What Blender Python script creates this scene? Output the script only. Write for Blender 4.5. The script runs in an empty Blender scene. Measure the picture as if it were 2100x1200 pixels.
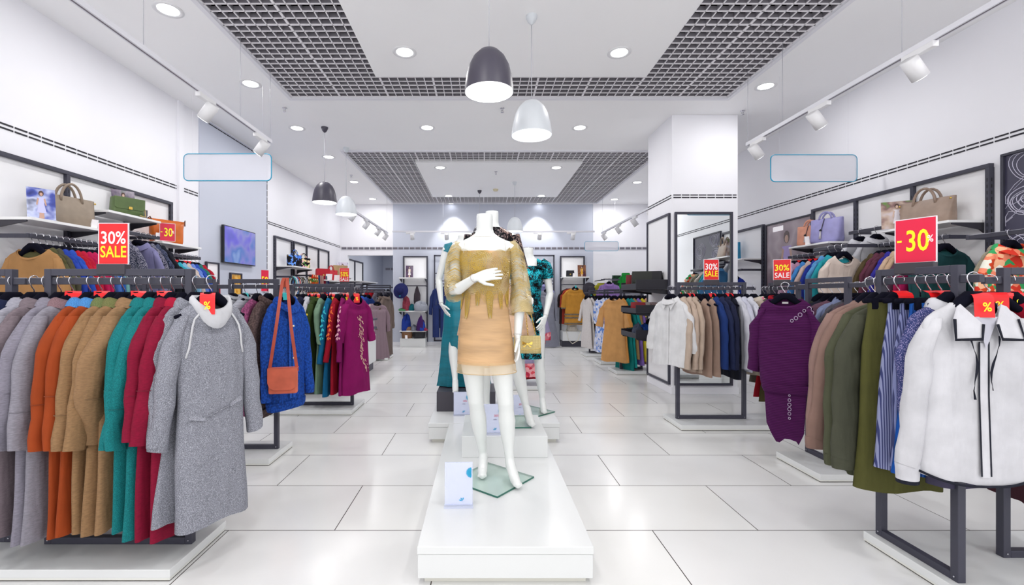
import bpy, bmesh, math, random
from math import sin, cos, pi, sqrt
from mathutils import Vector, Matrix

SC = bpy.context.scene
COL = SC.collection
R = random.Random(7)
CZ = 1.32          # camera height
H = 3.73           # ceiling height
XL, XR = -3.765, 4.37   # side walls
YB = 12.0          # back wall

# ------------------------------------------------------------------ materials
def lin(c):
    if isinstance(c, str):
        c = c.lstrip('#'); c = tuple(int(c[i:i+2], 16)/255 for i in (0, 2, 4))
    return tuple((x/12.92 if x <= .04045 else ((x+.055)/1.055)**2.4) for x in c)

MC = {}
def _new(name):
    m = bpy.data.materials.new(name); m.use_nodes = True
    nt = m.node_tree
    return m, nt, nt.nodes['Principled BSDF']

def nd(nt, t, **kw):
    n = nt.nodes.new(t)
    for k, v in kw.items():
        if k in n.inputs.keys(): n.inputs[k].default_value = v
        else: setattr(n, k, v)
    return n

def ramp(nt, fac, stops, interp='LINEAR'):
    r = nt.nodes.new('ShaderNodeValToRGB'); r.color_ramp.interpolation = interp
    e = r.color_ramp.elements
    while len(e) < len(stops): e.new(.5)
    for i, (p, c) in enumerate(stops):
        e[i].position = p; e[i].color = (*lin(c), 1)
    nt.links.new(fac, r.inputs[0])
    return r.outputs[0]

def simple(name, color, rough=.5, metal=0, emit=0, spec=.5, coat=0):
    k = ('s', color, rough, metal, emit, spec, coat)
    if k in MC: return MC[k]
    m, nt, b = _new(name)
    b.inputs['Base Color'].default_value = (*lin(color), 1)
    b.inputs['Roughness'].default_value = rough
    b.inputs['Metallic'].default_value = metal
    b.inputs['Specular IOR Level'].default_value = spec
    b.inputs['Coat Weight'].default_value = coat
    if emit:
        b.inputs['Emission Color'].default_value = (*lin(color), 1)
        b.inputs['Emission Strength'].default_value = emit
    MC[k] = m
    return m

def shade(c, f):
    if isinstance(c, str):
        c = c.lstrip('#'); c = tuple(int(c[i:i+2], 16)/255 for i in (0, 2, 4))
    return tuple(min(1, x*f) for x in c)

def cloth(color, kind='plain', color2=None):
    """procedural fabrics, pattern in object space"""
    k = ('c', color, kind, color2)
    if k in MC: return MC[k]
    color = shade(color, .88)
    m, nt, b = _new('fabric_'+kind)
    L = nt.links.new
    tc = nd(nt, 'ShaderNodeTexCoord')
    b.inputs['Roughness'].default_value = .85
    b.inputs['Specular IOR Level'].default_value = .2
    def mapping(scale):
        mp = nd(nt, 'ShaderNodeMapping'); mp.inputs['Scale'].default_value = scale
        L(tc.outputs['Object'], mp.inputs[0]); return mp.outputs[0]
    def noise(scale, det=2, sc=(1, 1, 1)):
        n = nd(nt, 'ShaderNodeTexNoise'); n.inputs['Scale'].default_value = scale
        n.inputs['Detail'].default_value = det; L(mapping(sc), n.inputs[0]); return n.outputs[0]
    def bump(h, s, d=.002):
        bm = nd(nt, 'ShaderNodeBump'); bm.inputs['Strength'].default_value = s
        bm.inputs['Distance'].default_value = d; L(h, bm.inputs['Height']); L(bm.outputs[0], b.inputs['Normal'])
    def drape_bump(h, s):
        # fine weave over soft vertical creases
        bm = nd(nt, 'ShaderNodeBump'); bm.inputs['Strength'].default_value = s; bm.inputs['Distance'].default_value = .002; L(h, bm.inputs['Height'])
        b2 = nd(nt, 'ShaderNodeBump'); b2.inputs['Strength'].default_value = .55; b2.inputs['Distance'].default_value = .03
        L(noise(9, 2, (1.6, 1.6, .45)), b2.inputs['Height']); L(b2.outputs[0], bm.inputs['Normal']); L(bm.outputs[0], b.inputs['Normal'])
    base = b.inputs['Base Color']
    lo, hi = shade(color, .95), shade(color, 1.03)
    if kind == 'plain':
        L(ramp(nt, noise(9, 3), [(.3, lo), (.7, hi)]), base); drape_bump(noise(320, 1), .25)
    elif kind == 'mel':
        L(ramp(nt, noise(420, 2, (1, 1, .6)), [(.3, shade(color, .8)), (.5, color), (.72, color2 or shade(color, 1.22))]), base); drape_bump(noise(420, 1), .3)
    elif kind == 'marl':
        L(ramp(nt, noise(60, 4, (1, 1, 4)), [(.3, shade(color, .91)), (.7, shade(color, 1.06))]), base); drape_bump(noise(380, 1), .3)
    elif kind in ('knit', 'rib'):
        w = nd(nt, 'ShaderNodeTexWave'); w.bands_direction = 'Z'; w.inputs['Scale'].default_value = 26 if kind == 'rib' else 55
        w.inputs['Distortion'].default_value = .4
        L(tc.outputs['Object'], w.inputs[0])
        L(ramp(nt, w.outputs[1], [(.1, shade(color, .86)), (.8, shade(color, 1.05))]), base); bump(w.outputs[1], .6, .003)
    elif kind == 'cable':
        v = nd(nt, 'ShaderNodeTexVoronoi'); v.inputs['Scale'].default_value = 75; L(mapping((1, 1, .8)), v.inputs[0])
        L(ramp(nt, v.outputs[0], [(.0, shade(color, 1.12)), (.75, shade(color, .74))]), base); bump(v.outputs[0], -.7, .003)
    elif kind == 'stripe':
        w = nd(nt, 'ShaderNodeTexWave'); w.bands_direction = 'X'; w.inputs['Scale'].default_value = 34
        w.inputs['Distortion'].default_value = 1.2; w.inputs['Detail'].default_value = 0; w.inputs['Detail Scale'].default_value = .4
        L(tc.outputs['Object'], w.inputs[0])
        L(ramp(nt, w.outputs[1], [(.3, color2 or '#2a2f45'), (.5, color)]), base); bump(w.outputs[1], .3)
    elif kind == 'pleat':
        w = nd(nt, 'ShaderNodeTexWave'); w.bands_direction = 'X'; w.inputs['Scale'].default_value = 20
        w.inputs['Distortion'].default_value = .7; L(tc.outputs['Object'], w.inputs[0])
        L(ramp(nt, w.outputs[1], [(.1, shade(color, .76)), (.7, shade(color, 1.06))]), base); bump(w.outputs[1], .7, .004)
        b.inputs['Roughness'].default_value = .5
    elif kind == 'dots':
        v = nd(nt, 'ShaderNodeTexVoronoi'); v.inputs['Scale'].default_value = 210; L(mapping((1, 1, 1)), v.inputs[0])
        L(ramp(nt, v.outputs[0], [(.28, color2 or '#d8d4e6'), (.4, color)]), base)
    elif kind == 'floral':
        v = nd(nt, 'ShaderNodeTexVoronoi'); v.inputs['Scale'].default_value = 22; L(mapping((1, 1, 1)), v.inputs[0])
        sp = nd(nt, 'ShaderNodeSeparateColor'); L(v.outputs[1], sp.inputs[0])
        pal = color2 or ('#e84a2a', '#f4f0e6', '#2f9a4a', '#f0b04a', '#e07090')
        st = [(0, color)] + [((i+1)/(len(pal)+1), p) for i, p in enumerate(pal)]
        L(ramp(nt, sp.outputs[0], st, 'CONSTANT'), base)
    elif kind == 'sequin':
        v = nd(nt, 'ShaderNodeTexVoronoi'); v.inputs['Scale'].default_value = 150; L(mapping((1, 1, 1)), v.inputs[0])
        sp = nd(nt, 'ShaderNodeSeparateColor'); L(v.outputs[1], sp.inputs[0])
        n2 = nd(nt, 'ShaderNodeTexNoise'); n2.inputs['Scale'].default_value = 16; n2.inputs['Detail'].default_value = 3; L(tc.outputs['Object'], n2.inputs[0])
        mx = nd(nt, 'ShaderNodeMath', operation='MULTIPLY_ADD'); L(sp.outputs[0], mx.inputs[0]); mx.inputs[1].default_value = .35; L(n2.outputs[0], mx.inputs[2])
        L(ramp(nt, mx.outputs[0], [(.66, '#07070c'), (.76, color), (.95, color2 or shade(color, 1.6))]), base)
        b.inputs['Roughness'].default_value = .25; b.inputs['Metallic'].default_value = .35
        nm = nd(nt, 'ShaderNodeBump'); nm.inputs['Strength'].default_value = .9; nm.inputs['Distance'].default_value = .004
        L(sp.outputs[1], nm.inputs['Height']); L(nm.outputs[0], b.inputs['Normal'])
    elif kind == 'satin':
        L(ramp(nt, noise(7, 2, (.5, .5, 3)), [(.3, shade(color, .9)), (.7, shade(color, 1.08))]), base)
        b.inputs['Roughness'].default_value = .42; b.inputs['Specular IOR Level'].default_value = .45
        bump(noise(14, 2, (.6, .6, 3)), .35, .01)
    elif kind == 'lace':
        # fine curved threads on tulle, open between them
        n0 = nd(nt, 'ShaderNodeTexNoise'); n0.inputs['Scale'].default_value = 7; n0.inputs['Detail'].default_value = 1; L(tc.outputs['Object'], n0.inputs[0])
        mixv = nd(nt, 'ShaderNodeVectorMath', operation='MULTIPLY_ADD'); L(n0.outputs[1], mixv.inputs[0]); mixv.inputs[1].default_value = (.16, .16, .16); L(tc.outputs['Object'], mixv.inputs[2])
        w = nd(nt, 'ShaderNodeTexWave'); w.wave_type = 'RINGS'; w.rings_direction = 'SPHERICAL'
        w.inputs['Scale'].default_value = 75; w.inputs['Distortion'].default_value = 7; w.inputs['Detail Scale'].default_value = .8; w.inputs['Detail'].default_value = 1
        L(mixv.outputs[0], w.inputs[0])
        L(ramp(nt, w.outputs[1], [(.1, shade(color, .88)), (.55, color), (.92, color2 or shade(color, 1.2))]), base)
        bump(w.outputs[1], .6, .003)
        b.inputs['Roughness'].default_value = .4; b.inputs['Metallic'].default_value = 0
        ms = nd(nt, 'ShaderNodeTexNoise'); ms.inputs['Scale'].default_value = 13; ms.inputs['Detail'].default_value = 2; L(tc.outputs['Object'], ms.inputs[0])
        ad = nd(nt, 'ShaderNodeMath', operation='MULTIPLY_ADD'); L(w.outputs[1], ad.inputs[0]); ad.inputs[1].default_value = .22; L(ms.outputs[0], ad.inputs[2])
        al = nd(nt, 'ShaderNodeMapRange'); al.inputs[1].default_value = .5; al.inputs[2].default_value = .68; al.inputs[3].default_value = .3 if k[1] != '#d2b470' else .12; al.inputs[4].default_value = 1
        L(ad.outputs[0], al.inputs[0]); L(al.outputs[0], b.inputs['Alpha'])
    elif kind == 'leather':
        b.inputs['Roughness'].default_value = .42; b.inputs['Specular IOR Level'].default_value = .4
        L(ramp(nt, noise(12, 2), [(.3, lo), (.7, shade(color, 1.05))]), base); bump(noise(160, 2), .12)
    elif kind == 'weave':
        ck = nd(nt, 'ShaderNodeTexVoronoi'); ck.inputs['Scale'].default_value = 95; ck.inputs['Randomness'].default_value = .1; L(mapping((1, 1, 1.3)), ck.inputs[0])
        L(ramp(nt, ck.outputs[0], [(.1, shade(color, 1.15)), (.75, color2 or shade(color, .6))]), base); bump(ck.outputs[0], -.8, .004)
        b.inputs['Roughness'].default_value = .35; b.inputs['Metallic'].default_value = .3
    MC[k] = m
    return m

def sheer(color, alpha):
    k = ('sheer', color, alpha)
    if k in MC: return MC[k]
    m, nt, b = _new('sheer_fabric')
    b.inputs['Base Color'].default_value = (*lin(color), 1); b.inputs['Alpha'].default_value = alpha
    b.inputs['Roughness'].default_value = .6
    MC[k] = m; return m

def glassy(name, color, rough=.02, alpha=.25):
    k = ('g', color, rough, alpha)
    if k in MC: return MC[k]
    m, nt, b = _new(name)
    b.inputs['Base Color'].default_value = (*lin(color), 1); b.inputs['Roughness'].default_value = rough
    b.inputs['Alpha'].default_value = alpha; b.inputs['Specular IOR Level'].default_value = .8
    MC[k] = m; return m

DARK = simple('dark_metal', '#3c3c49', .45, .0, spec=.4)
DARK2 = simple('slate_metal', '#333340', .5)
CHROME = simple('chrome', '#c9c9d0', .22, 1)
VELVET = simple('black_velvet', '#0d0d1a', .95, spec=.1)
WHITE = simple('white_lacquer', '#dcdede', .25)
WHITEM = simple('matt_white', '#e8e8ee', .6)
PLASTIC = simple('white_plastic', '#e6e6e8', .4)
RED = simple('red_card', '#e8141c', .45)
CRIM = simple('crimson_card', '#dc1440', .4)
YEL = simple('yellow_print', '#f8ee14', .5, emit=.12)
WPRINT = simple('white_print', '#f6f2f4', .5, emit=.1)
TURQ = simple('turquoise', '#27b3b8', .5)
BLACK = simple('black_lacquer', '#1b1a24', .5)
GOLD = simple('gold_metal', '#e3bf62', .25, 1)
MANN = simple('mannequin_gloss', '#dfe2e0', .22, coat=.3)
ACRYL = glassy('acrylic', '#dfe6ff', .03, .28)

# ------------------------------------------------------------------ mesh builder
class MB:
    def __init__(s): s.v = []; s.f = []; s.m = []; s.s = []; s.mats = []; s.cur = 0
    def use(s, m):
        if m not in s.mats: s.mats.append(m)
        s.cur = s.mats.index(m); return s
    def face(s, idx, smooth=False): s.f.append(tuple(idx)); s.m.append(s.cur); s.s.append(smooth)
    def box(s, x0, x1, y0, y1, z0, z1):
        n = len(s.v)
        s.v += [(x, y, z) for z in (z0, z1) for y in (y0, y1) for x in (x0, x1)]
        for q in ((0, 2, 3, 1), (4, 5, 7, 6), (0, 1, 5, 4), (2, 6, 7, 3), (0, 4, 6, 2), (1, 3, 7, 5)):
            s.face([n+i for i in q])
        return s
    def prism(s, poly, axis, a, b):
        """extrude a polygon (list of 2-tuples) along axis from a to b"""
        n = len(s.v); k = len(poly)
        def P(p, d):
            return {'x': (d, p[0], p[1]), 'y': (p[0], d, p[1]), 'z': (p[0], p[1], d)}[axis]
        s.v += [P(p, a) for p in poly] + [P(p, b) for p in poly]
        s.face([n+i for i in range(k)][::-1]); s.face([n+k+i for i in range(k)])
        for i in range(k): s.face([n+i, n+(i+1) % k, n+k+(i+1) % k, n+k+i])
        return s
    def loft(s, rings, closed=True, cap0=False, cap1=False, smooth=True):
        n = len(s.v); k = len(rings[0])
        for r in rings: s.v += [tuple(p) for p in r]
        for j in range(len(rings)-1):
            for i in range(k if closed else k-1):
                a = n+j*k+i; b = n+j*k+(i+1) % k
                s.face([a, b, b+k, a+k], smooth)
        if cap0: s.face([n+i for i in range(k)][::-1], smooth)
        if cap1: s.face([n+(len(rings)-1)*k+i for i in range(k)], smooth)
        return s
    def tube(s, pts, r, n=8, caps=True, flat=1., closed=False):
        pts = [Vector(p) for p in pts]; m = len(pts)
        rs = r if isinstance(r, (list, tuple)) else [r]*m
        up = None; rings = []
        for i, p in enumerate(pts):
            a = pts[(i-1) % m] if (i > 0 or closed) else p
            b = pts[(i+1) % m] if (i < m-1 or closed) else p
            t = (b-a)
            t = t.normalized() if t.length > 1e-9 else Vector((0, 0, 1))
            if up is None:
                up = Vector((0, 1, 0)) if abs(t.y) < .9 else Vector((1, 0, 0))
            up = (up - t*up.dot(t)); up = up.normalized() if up.length > 1e-6 else t.orthogonal().normalized()
            w = t.cross(up)
            rings.append([p + up*(cos(2*pi*q/n)*rs[i]*flat) + w*(sin(2*pi*q/n)*rs[i]) for q in range(n)])
        if closed: rings.append(rings[0])
        return s.loft(rings, True, caps and not closed, caps and not closed)
    def lathe(s, prof, n=24, c=(0, 0, 0), cap0=False, cap1=False, sx=1, sy=1, smooth=True):
        rings = [[(c[0]+r*sx*cos(2*pi*q/n), c[1]+r*sy*sin(2*pi*q/n), c[2]+z) for q in range(n)] for r, z in prof]
        return s.loft(rings, True, cap0, cap1, smooth)
    def add(s, o, M):
        n = len(s.v); s.v += [tuple(M @ Vector(p)) for p in o.v]
        mp = []
        for m in o.mats:
            if m not in s.mats: s.mats.append(m)
            mp.append(s.mats.index(m))
        for f, mi, sm in zip(o.f, o.m, o.s):
            s.f.append(tuple(n+i for i in f)); s.m.append(mp[mi] if mp else s.cur); s.s.append(sm)
        return s
    def mesh(s, name):
        me = bpy.data.meshes.new(name); me.from_pydata(s.v, [], s.f)
        for m in s.mats: me.materials.append(m)
        me.polygons.foreach_set('material_index', s.m); me.polygons.foreach_set('use_smooth', s.s)
        me.update(); return me
    def build(s, name, parent=None, loc=(0, 0, 0), rz=0, bevel=0, label=None):
        o = bpy.data.objects.new(name, s.mesh(name)); COL.objects.link(o)
        o.location = loc; o.rotation_euler = (0, 0, rz)
        if parent: o.parent = parent
        if bevel:
            b = o.modifiers.new('bevel', 'BEVEL'); b.width = bevel; b.segments = 2; b.limit_method = 'ANGLE'
        if label: o['label'] = label
        return o

def tag(o, label, cat, group=None):
    w = len(label.split())
    if not 4 <= w <= 16: print('LABEL LENGTH', w, label)
    o['label'] = label; o['category'] = cat
    if group: o['group'] = group
    return o
def thing(name, label, cat, loc=(0, 0, 0), rz=0, group=None):
    o = bpy.data.objects.new(name, None); COL.objects.link(o); o.empty_display_size = .1
    o.location = loc; o.rotation_euler = (0, 0, rz)
    return tag(o, label, cat, group)
def struct(o): o['kind'] = 'structure'; return o
def dup(root, loc, rz, label, group=None):
    r = root.copy(); COL.objects.link(r); r.location = loc; r.rotation_euler = (0, 0, rz)
    tag(r, label, root['category'], group or root.get('group'))
    for ch in list(root.children):
        c = ch.copy(); COL.objects.link(c); c.parent = r
        for g in ch.children:
            d = g.copy(); COL.objects.link(d); d.parent = c
    return r
ORD = ['first', 'second', 'third', 'fourth', 'fifth', 'sixth', 'seventh', 'eighth', 'ninth', 'tenth', 'eleventh', 'twelfth', 'thirteenth', 'fourteenth', 'fifteenth', 'sixteenth']

TXT = {}
def text(mb, body, size, c, axis='y', sx=1., off=.0, mat=YEL, y=0, fit=None):
    """flat lettering centred at c in the xz plane (facing -y)"""
    k = (body, off)
    if k not in TXT:
        cu = bpy.data.curves.new('lettering', 'FONT'); cu.body = body; cu.align_x = 'CENTER'; cu.align_y = 'CENTER'
        cu.offset = off; cu.size = 1; cu.resolution_u = 3
        ob = bpy.data.objects.new('lettering', cu); COL.objects.link(ob)
        dg = bpy.context.evaluated_depsgraph_get()
        me = bpy.data.meshes.new_from_object(ob.evaluated_get(dg))
        vs = [tuple(v.co) for v in me.vertices]; fs = [tuple(p.vertices) for p in me.polygons]
        xs = [v[0] for v in vs]; ys = [v[1] for v in vs]
        cx = (min(xs)+max(xs))/2; cy = (min(ys)+max(ys))/2
        TXT[k] = ([(a-cx, b-cy) for a, b, _ in vs], fs)
        COL.objects.unlink(ob); bpy.data.objects.remove(ob); bpy.data.curves.remove(cu); bpy.data.meshes.remove(me)
    vs, fs = TXT[k]
    if fit:
        bw = max(a for a, _ in vs)*2; bh = max(b for _, b in vs)*2; sx = fit[0]/bw; size = 1; vs = [(a, b*fit[1]/bh) for a, b in vs]
    mb.use(mat); n = len(mb.v)
    mb.v += [(c[0]+a*size*sx, y, c[1]+b*size) for a, b in vs]
    for f in fs: mb.face([n+i for i in f])
    return mb
# ------------------------------------------------------------------ setting
def wall_mat(name, color, rough=.55):
    m, nt, b = _new(name); L = nt.links.new
    tc = nd(nt, 'ShaderNodeTexCoord'); n = nd(nt, 'ShaderNodeTexNoise'); n.inputs['Scale'].default_value = 1.3; n.inputs['Detail'].default_value = 4
    L(tc.outputs['Object'], n.inputs[0])
    L(ramp(nt, n.outputs[0], [(.3, shade(color, .985)), (.7, color)]), b.inputs['Base Color'])
    b.inputs['Roughness'].default_value = rough
    n2 = nd(nt, 'ShaderNodeTexNoise'); n2.inputs['Scale'].default_value = 180; L(tc.outputs['Object'], n2.inputs[0])
    bm = nd(nt, 'ShaderNodeBump'); bm.inputs['Strength'].default_value = .04; L(n2.outputs[0], bm.inputs['Height']); L(bm.outputs[0], b.inputs['Normal'])
    return m
WALL = wall_mat('wall_paint', '#f4f4f9')
WALLG = wall_mat('wall_paint_blue_grey', '#c9cedc')
CEIL = wall_mat('ceiling_paint', '#fbfbfc')

def floor_mat():
    m, nt, b = _new('polished_tile'); L = nt.links.new
    tc = nd(nt, 'ShaderNodeTexCoord'); mp = nd(nt, 'ShaderNodeMapping')
    mp.inputs['Location'].default_value = (.235, -2.547+.6*20, 0); L(tc.outputs['Object'], mp.inputs[0])
    br = nd(nt, 'ShaderNodeTexBrick'); br.offset = .5
    br.inputs['Scale'].default_value = 1; br.inputs['Brick Width'].default_value = 1.19; br.inputs['Row Height'].default_value = .6
    br.inputs['Mortar Size'].default_value = .0026; br.inputs['Mortar Smooth'].default_value = 0
    br.inputs['Color1'].default_value = (*lin('#e4e4e2'), 1); br.inputs['Color2'].default_value = (*lin('#dfdfdf'), 1); br.inputs['Mortar'].default_value = (*lin('#3a3430'), 1)
    L(mp.outputs[0], br.inputs[0])
    n = nd(nt, 'ShaderNodeTexNoise'); n.inputs['Scale'].default_value = 2; n.inputs['Detail'].default_value = 5; L(tc.outputs['Object'], n.inputs[0])
    mx = nd(nt, 'ShaderNodeMix', data_type='RGBA', blend_type='MULTIPLY'); mx.inputs[0].default_value = .25
    L(br.outputs[0], mx.inputs[6]); L(ramp(nt, n.outputs[0], [(.3, '#e6e6e6'), (.7, '#ffffff')]), mx.inputs[7])
    L(mx.outputs[2], b.inputs['Base Color'])
    rr = nd(nt, 'ShaderNodeMapRange'); L(br.outputs[1], rr.inputs[0]); rr.inputs[3].default_value = .2; rr.inputs[4].default_value = .6
    L(rr.outputs[0], b.inputs['Roughness']); b.inputs['Specular IOR Level'].default_value = .35
    return m
fl = MB().use(floor_mat()); fl.box(XL-.2, XR+.2, -3, 19, -.1, 0)
struct(fl.build('floor'))

w = MB().use(WALL); w.box(XL-.15, XL, -3, YB, 0, H+.05); struct(w.build('wall_left'))
w = MB().use(WALL); w.box(XR, XR+.15, -3, YB, 0, H+.05); struct(w.build('wall_right'))
# back wall with a passage at its left end
PX0, PX1, PZ = -3.56, -2.36, 2.38
w = MB().use(WALL); w.box(XL, PX0, YB, YB+.12, 0, H+.05); w.box(PX0, PX1, YB, YB+.12, PZ, H+.05); w.box(PX1, XR, YB, YB+.12, 0, H+.05)
w.use(WALLG); w.box(-2.36, 2.93, YB-.012, YB, .08, H)
struct(w.build('wall_back'))
w = MB().use(WALLG)
w.box(XL-.15, XL, YB+.12, 17.2, 0, 3); w.box(-1.2, -1.05, YB+.12, 17.2, 0, 3); w.box(XL-.15, -1.05, 17.2, 17.35, 0, 3)
w.use(CEIL).box(XL-.15, -1.05, YB+.12, 17.35, 2.9, 3.0)
struct(w.build('wall_passage'))
# grey panel on the left wall
w = MB().use(WALLG); w.box(XL, XL+.012, 6.02, 7.92, 0, H-.02); struct(w.build('trim_1'))
w = MB().use(WALL); w.box(XL, XL+.03, 5.59, 5.68, 0, H); struct(w.build('trim_2'))
w = MB().use(WALL); w.box(-2.36, XR, YB-.03, YB-.012, 0, .09); struct(w.build('baseboard_back'))

# slot vents along the walls
SLOT = simple('slot_dark', '#22202a', .7); SLOT2 = simple('slot_grey', '#8a8792', .6)
def slots_y(x0, x1, y0, y1, z, mat=SLOT, rows=(0, -.034)):
    w = MB().use(mat); y = y0
    while y < y1:
        for dz in rows: w.box(x0, x1, y, min(y+.1, y1), z+dz-.0065, z+dz+.0065)
        y += .113
    return w
struct(slots_y(XL, XL+.004, .6, 5.58, 2.67).build('trim_3'))
struct(slots_y(XL, XL+.004, 5.7, 6.0, 2.67).build('trim_4'))
struct(slots_y(XL, XL+.004, 7.96, YB, 2.62).build('trim_5'))
struct(slots_y(XR-.004, XR, .6, YB, 2.665).build('trim_6'))
w = slots_y(XL+.012, XL+.016, 6.1, 7.92, H-.05, SLOT, (0,)); z = .4
while z < 3.6: w.box(XL+.012, XL+.016, 7.9, 7.915, z, z+.1); z += .115
struct(w.build('trim_7'))
w = MB(); x = XL+.05
while x < XR-.1:
    w.use(SLOT2).box(x, x+.125, YB-.02, YB-.012, 2.535, 2.6); w.use(SLOT).box(x, x+.125, YB-.021, YB-.02, 2.562, 2.572); x += .15
struct(w.build('trim_8'))
w = MB(); x = XL+.1
while x < -1.3: w.use(SLOT2).box(x, x+.17, 17.18, 17.2, 2.28, 2.36); x += .205
struct(w.build('trim_9'))

# column with mirror
CX0, CX1, CY0, CY1 = 2.53, 3.41, 6.05, 6.92
w = MB().use(WALL); w.box(CX0, CX1, CY0, CY1, 0, H); w.box(CX0-.012, CX1+.012, CY0-.012, CY1+.012, 0, .1)
struct(w.build('wall_column', bevel=.004))
w = MB().use(SLOT); x = CX0+.02
while x < CX1-.02:
    for dz in (0, -.034): w.box(x, min(x+.1, CX1-.02), CY0-.004, CY0, 2.66+dz-.0065, 2.66+dz+.0065)
    x += .113
w2 = slots_y(CX0-.004, CX0, CY0+.02, CY1, 2.66); w.add(w2, Matrix())
struct(w.build('trim_10'))

# ceiling with two grille openings; panels hang inside them
GX0, GX1 = -2.31, 2.97
G1 = (-1.2, 5.5); G2 = (7.55, 11.75)
w = MB().use(CEIL)
def slab(x0, x1, y0, y1): w.box(x0, x1, y0, y1, H, H+.06)
slab(XL-.15, GX0, -3, YB); slab(GX1, XR+.15, -3, YB)
for a, b in ((-3, G1[0]), (G1[1], G2[0]), (G2[1], YB)): slab(GX0, GX1, a, b)
w.use(simple('ceiling_void', '#17161b', .9)); w.box(XL-.15, XR+.15, -3, YB+.12, H+.55, H+.6); w.box(XL-.15, XL-.1, -3, YB+.1, H+.06, H+.55); w.box(XR+.1, XR+.15, -3, YB+.1, H+.06, H+.55); w.box(XL-.1, XR+.1, YB+.05, YB+.1, H+.06, H+.55); w.box(XL-.1, XR+.1, -3, -2.95, H+.06, H+.55); [w.box(a, b, c, d, H+.061, H+.065) for a, b, c, d in ((XL-.1, GX0, -2.95, YB), (GX1, XR+.1, -2.95, YB), (GX0, GX1, G1[1], G2[0]))]  # dark boxes and sheets added around the void so the gaps look unlit
w.use(simple('ceiling_duct', '#232128', .7))
for yy in (1.2, 4.3, 8.2, 11.0): w.box(XL, XR, yy, yy+.35, H+.3, H+.5)
struct(w.build('ceiling'))
GR = simple('grille_white', '#f2f0f4', .5); GRV = simple('grille_shaded_side', '#8d8a92', .6)  # upper blades greyed to paint shade into the white grille
def bl(w, a, b, c, d):
    w.use(GR).box(a, b, c, d, 0, .008); w.use(GRV).box(a, b, c, d, .008, .045)
def grille(ys, name, isl, label):
    root = thing(name, label, 'ceiling grille', ((GX0+GX1)/2, ys[0], H))
    ox, oy = (GX0+GX1)/2, ys[0]
    w = MB().use(GR); x = GX0; i = 0
    def inside(a0, a1, lo, hi): return a0 >= lo-1e-6 and a1 <= hi+1e-6
    nx = int(round((GX1-GX0)/.0978)); ny = int(round((ys[1]-ys[0])/.0978))
    dx = (GX1-GX0)/nx; dy = (ys[1]-ys[0])/ny
    for i in range(nx+1):
        x = GX0+i*dx; t = .011 if i % 6 == 0 else .0045
        if isl[0]+.02 < x < isl[1]-.02:
            for a, b in ((ys[0], isl[2]), (isl[3], ys[1])): bl(w, x-t-ox, x+t-ox, a-oy, b-oy)
        else: bl(w, x-t-ox, x+t-ox, 0, ys[1]-ys[0])
    w.build('cell_blade', root)
    w = MB().use(GR)
    for j in range(ny+1):
        y = ys[0]+j*dy; t = .009 if j % 6 == 0 else .0045
        if isl[2]+.02 < y < isl[3]-.02:
            for a, b in ((GX0, isl[0]), (isl[1], GX1)): bl(w, a-ox, b-ox, y-t-oy, y+t-oy)
        else: bl(w, GX0-ox, GX1-ox, y-t-oy, y+t-oy)
    w.build('cross_blade', root)
    f = MB().use(WHITEM); a = .045
    f.box(GX0-a-ox, GX1+a-ox, -a, 0, -.025, .02); f.box(GX0-a-ox, GX1+a-ox, ys[1]-oy, ys[1]-oy+a, -.025, .02)
    f.box(GX0-a-ox, GX0-ox, 0, ys[1]-oy, -.025, .02); f.box(GX1-ox, GX1+a-ox, 0, ys[1]-oy, -.025, .02)
    f.build('frame', root)
    p = MB().use(CEIL); p.box(isl[0], isl[1], isl[2], isl[3], H-.03, H+.04); return struct(p.build('trim_11' if ys is G1 else 'trim_12'))
grille(G1, 'ceiling_grille', (-1.16, 1.78, -.6, 4.94), 'white open cell ceiling grille above the front mannequin')
grille(G2, 'ceiling_grille', (-1.2, 1.8, 8.12, 10.98), 'white open cell ceiling grille nearer the back wall')

# ------------------------------------------------------------------ lights
EM = simple('lamp_glow', '#fbfcff', .5, emit=7); EM2 = simple('pendant_glow', '#ffffff', .5, emit=3.2)
LS = .28
def lamp(kind, loc, energy, size=.15, rot=(0, 0, 0), **kw):
    l = bpy.data.lights.new('lamp', kind); l.energy = energy*LS; l.color = (1, .985, .975)
    if kind == 'AREA': l.shape = 'DISK'; l.size = size
    else: l.shadow_soft_size = size
    for k, v in kw.items(): setattr(l, k, v)
    o = bpy.data.objects.new('lamp', l); COL.objects.link(o); o.location = loc; o.rotation_euler = rot
    return o
DL = None
def downlight(u, v, where, z=H, power=40):
    global DL
    y = 930*(z-CZ)/(606-v); x = (u-989)/(606-v)*(z-CZ)
    lb = 'round recessed ceiling downlight, '+where
    if DL is None:
        DL = thing('downlight', lb, 'downlight', (x, y, z), 0, 'recessed ceiling downlights')
        m = MB().use(PLASTIC); m.lathe([(.115, 0), (.115, -.004), (.095, -.007), (.082, -.003), (.078, .0)], 28); m.build('trim_ring', DL)
        m = MB().use(EM); m.lathe([(.08, -.0025), (.0001, -.0025)], 24, cap1=False, smooth=False); m.build('diffuser', DL)
    else: dup(DL, (x, y, z), 0, lb)
    lamp('AREA', (x, y, z-.02), power, .15)
ZP = H-.03
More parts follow.
